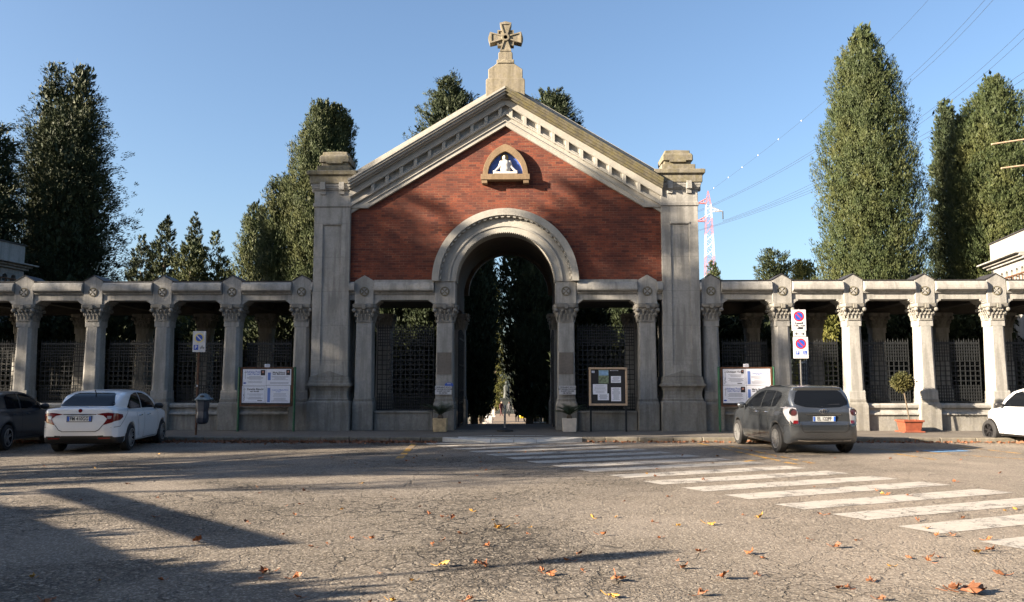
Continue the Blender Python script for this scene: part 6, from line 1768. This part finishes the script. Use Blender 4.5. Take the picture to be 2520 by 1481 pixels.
def wire(label, pxs, dx=0.0, balls=None):
    """pxs: three pixels with their distances; a parabola is laid through the three points"""
    P = [at(*q) for q in pxs]
    T = thing("power_cable", P[0], label, "cable")
    def pt(t):
        a, b, c = (1 - t) * (1 - 2 * t), 4 * t * (1 - t), t * (2 * t - 1)
        return P[0] * a + P[1] * b + P[2] * c
    m = MB(); m.tube([pt(i / 30) for i in range(31)], .035 if balls else .045, 4); m.build("wire", M['cable'], T)
    if balls:
        for t in balls:
            m = MB(); m.ell(pt(t), (.21, .21, .21), 10, 7); m.build("marker_ball", M['py_white'], T)
wire("thin earth wire with white marker balls rising from the pylon top", [(1746, 470, 300), (2010, 265, 225), (2310, -30, 150)], balls=[.02, .09, .155, .23, .325, .43])
wire("upper power cable passing above the giant cypress, upper of its pair", [(1714, 520, 300), (2060, 330, 225), (2460, -45, 150)])
wire("upper power cable passing above the giant cypress, lower of its pair", [(1714, 523, 300), (2066, 334, 225), (2474, -36, 150)])
wire("middle power cable behind the giant cypress, upper of its pair", [(1778, 543, 300), (2120, 385, 225), (2560, 30, 150)])
wire("middle power cable behind the giant cypress, lower of its pair", [(1778, 545, 300), (2126, 392, 225), (2575, 40, 150)])
wire("lowest power cable behind the right-hand cypresses, upper of its pair", [(1712, 568, 300), (2090, 425, 225), (2600, 120, 150)])
wire("lowest power cable behind the right-hand cypresses, lower of its pair", [(1712, 570, 300), (2096, 430, 225), (2610, 132, 150)])

# ---------------------------------------------------------------- fallen leaves
def leaf_mesh(seed, curl):
    r = random.Random(seed); n = 5; out = []
    for i in range(n):
        a = -1.25 + 2.5 * i / (n - 1) if n > 1 else 0
        L = (.062, .085, .10, .085, .062)[i] * r.uniform(.85, 1.1)
        out.append((a, L))
        if i < n - 1: out.append((a + .31, .066 * r.uniform(.85, 1.12)))
    pts = [(-.028, .012), (-.028, -.012)]
    ring = [(math.cos(a) * l, math.sin(a) * l) for a, l in out]
    P = [(-.03, 0)] + ring
    V = [(0, 0, .004)] ; 
    for (x, y) in P: V.append((x, y, 0))
    mids = [(x * .55, y * .55, 0) for x, y in P]; V += mids
    n = len(P); V2 = []
    ca = r.uniform(0, 3.14)
    for (x, y, z) in V:
        t = x * math.cos(ca) + y * math.sin(ca); d = math.hypot(x, y)
        V2.append((x * (1 - curl * .25) * .92, y * (1 - curl * .4) * .85, .006 + curl * (t * t * 5.5 + d * d * 2.0) + r.uniform(0, .026) + (.010 * math.sin(7 * math.atan2(y, x)) * curl if d > .05 else 0)))
    F = []
    for i in range(n):
        j = (i + 1) % n
        F += [(0, 1 + n + i, 1 + n + j), (1 + n + i, 1 + i, 1 + j, 1 + n + j)]
    m = MB(); m.add(V2, F); m.tube([(-.028, 0, .008), (-.06, .006, .014), (-.09, .0, .03)], .0025, 4)
    return m
LEAFM = {}
def leaf(x, y, mt, seed, size, label, z=.0):
    key = (mt, seed % 5)
    if key not in LEAFM:
        o = leaf_mesh(seed % 5 + 3, .40 + .14 * (seed % 5)).build("fallen_leaf", M[mt])
        LEAFM[key] = o.data
    else:
        o = bpy.data.objects.new("fallen_leaf", LEAFM[key]); COL.objects.link(o)
    r = random.Random(seed)
    o.location = (x, y, z + .002); o.rotation_euler = (r.uniform(-.25, .25), r.uniform(-.25, .25), r.uniform(0, 6.28)); o.scale = (size,) * 3
    tag(o, label, "leaf", "fallen leaves on the road")
big = [(1515, 1428, 'leaf_orange', 1.5, "big folded orange leaf standing up on the asphalt near the bottom centre"), (1677, 1402, 'leaf_brown', 1.1, "upright brown curled leaf with its stalk in the air, lower right of centre"),
       (1780, 1424, 'leaf_orange', 1.35, "bumpy orange leaf lying just right of the upright brown one"), (1722, 1466, 'leaf_brown', 1.0, "dark brown crumpled leaf near the bottom edge, right of centre"),
       (2055, 1348, 'leaf_brown', 1.1, "lone crumpled brown leaf below the middle of the zebra crossing"), (1743, 1292, 'leaf_yellow', 1.1, "yellow-orange curled leaf left of the flat yellow one"),
       (1868, 1277, 'leaf_yellow', 1.25, "flat yellow leaf lying below the zebra crossing"), (2405, 1363, 'leaf_yellow', 1.1, "yellow leaf half under a brown one below the last stripe"),
       (2430, 1357, 'leaf_brown', 1.1, "brown leaf leaning on a yellow one below the last stripe"), (2465, 1417, 'leaf_brown', 1.0, "shrivelled brown leaf near the right edge"),
       (2375, 1463, 'leaf_brown', 1.9, "largest brown leaf of the cluster in the bottom right corner"), (2345, 1456, 'leaf_brown', 1.3, "brown leaf at the left of the bottom right cluster"), (2405, 1460, 'leaf_orange', 1.4, "orange brown leaf at the right of the bottom right cluster"),
       (1232, 1302, 'leaf_yellow', 1.2, "yellowish curled leaf in the middle of the cracked asphalt"), (1112, 1278, 'leaf_orange', 1.0, "orange leaf left of the yellowish curled one"),
       (1348, 1416, 'leaf_orange', 1.0, "flat orange leaf just below the tip of the lamp shadow"), (1190, 1394, 'leaf_orange', 1.1, "orange leaf on the thin line of the lamp shadow"), (1085, 1394, 'leaf_yellow', 1.1, "yellow leaf just above the thin lamp shadow"),
       (660, 1410, 'leaf_orange', 1.1, "orange leaf at the edge of the big foreground shadow"), (725, 1425, 'leaf_orange', 1.0, "pinkish brown leaf right of the foreground shadow's edge"), (485, 1335, 'leaf_orange', 1.25, "cluster-like orange leaf in the light wedge between two shadows"),
       (910, 1328, 'leaf_orange', .9, "small orange leaf alone in the sunny middle left"), (110, 1490, 'leaf_brown', 1.5, "dim brown leaf in the deep bottom left shadow"), (1845, 1366, 'leaf_orange', 1.2, "orange leaf right of the lamp-head shadow"), (1722, 1359, 'leaf_orange', .8, "small orange leaf at the right tip of the lamp-head shadow"),
       (2240, 1400 - 24, 'leaf_orange', .7, "small reddish leaf between the stripes' ends and the right cluster"), (1480, 1318, 'leaf_orange', 1.0, "orange leaf midway between the yellow leaves"), (1500, 1470, 'leaf_yellow', 1.0, "yellow leaf at the bottom edge below the big folded one"), (1150, 1480, 'leaf_orange', .8, "small orange leaf at the bottom edge, left of centre")]
for i, (px, py, mt, sz, lb) in enumerate(big):
    g_ = gnd(px, py); leaf(g_.x, g_.y, mt, i * 7 + 1, sz, lb)
rl = random.Random(77)
for i in range(150):
    px = rl.uniform(20, 2500); py = 1110 + 380 * rl.random() ** 1.3
    if px < 700 and rl.random() < .5: continue
    g_ = gnd(px, py); mt = rl.choice(['leaf_brown', 'leaf_brown', 'leaf_orange', 'leaf_orange', 'leaf_orange', 'leaf_yellow'])
    leaf(g_.x, g_.y, mt, i * 13 + 5, rl.uniform(.4, .85), {'leaf_brown': "small brown shrivelled leaf scattered on the road", 'leaf_orange': "small orange leaf scattered on the road", 'leaf_yellow': "small yellow leaf scattered on the road"}[mt])
# leaf litter swept along the kerb
rng = np.random.default_rng(9); n = 2600
x = np.concatenate([rng.uniform(-17, -2.5, n), rng.uniform(1.5, 17, 700)]); y = np.concatenate([KY - np.abs(rng.normal(0, .32, n)) - .02, KY - np.abs(rng.normal(0, .2, 700)) - .02])
N = len(x); C = np.stack([x, y, np.full(N, .012)], 1); D = rng.normal(0, 1, (N, 3)); D[:, 2] = np.abs(D[:, 2]) * .25
V, F = blades(C, D, 1, .10, .035, np.zeros(N), 0, .05, rng)
tag(np_mesh("leaf_litter", V, F, M['leaf_brown']), "brown leaf litter swept along the foot of the kerb", "leaf litter", kind="stuff")
bpy.context.view_layer.update()
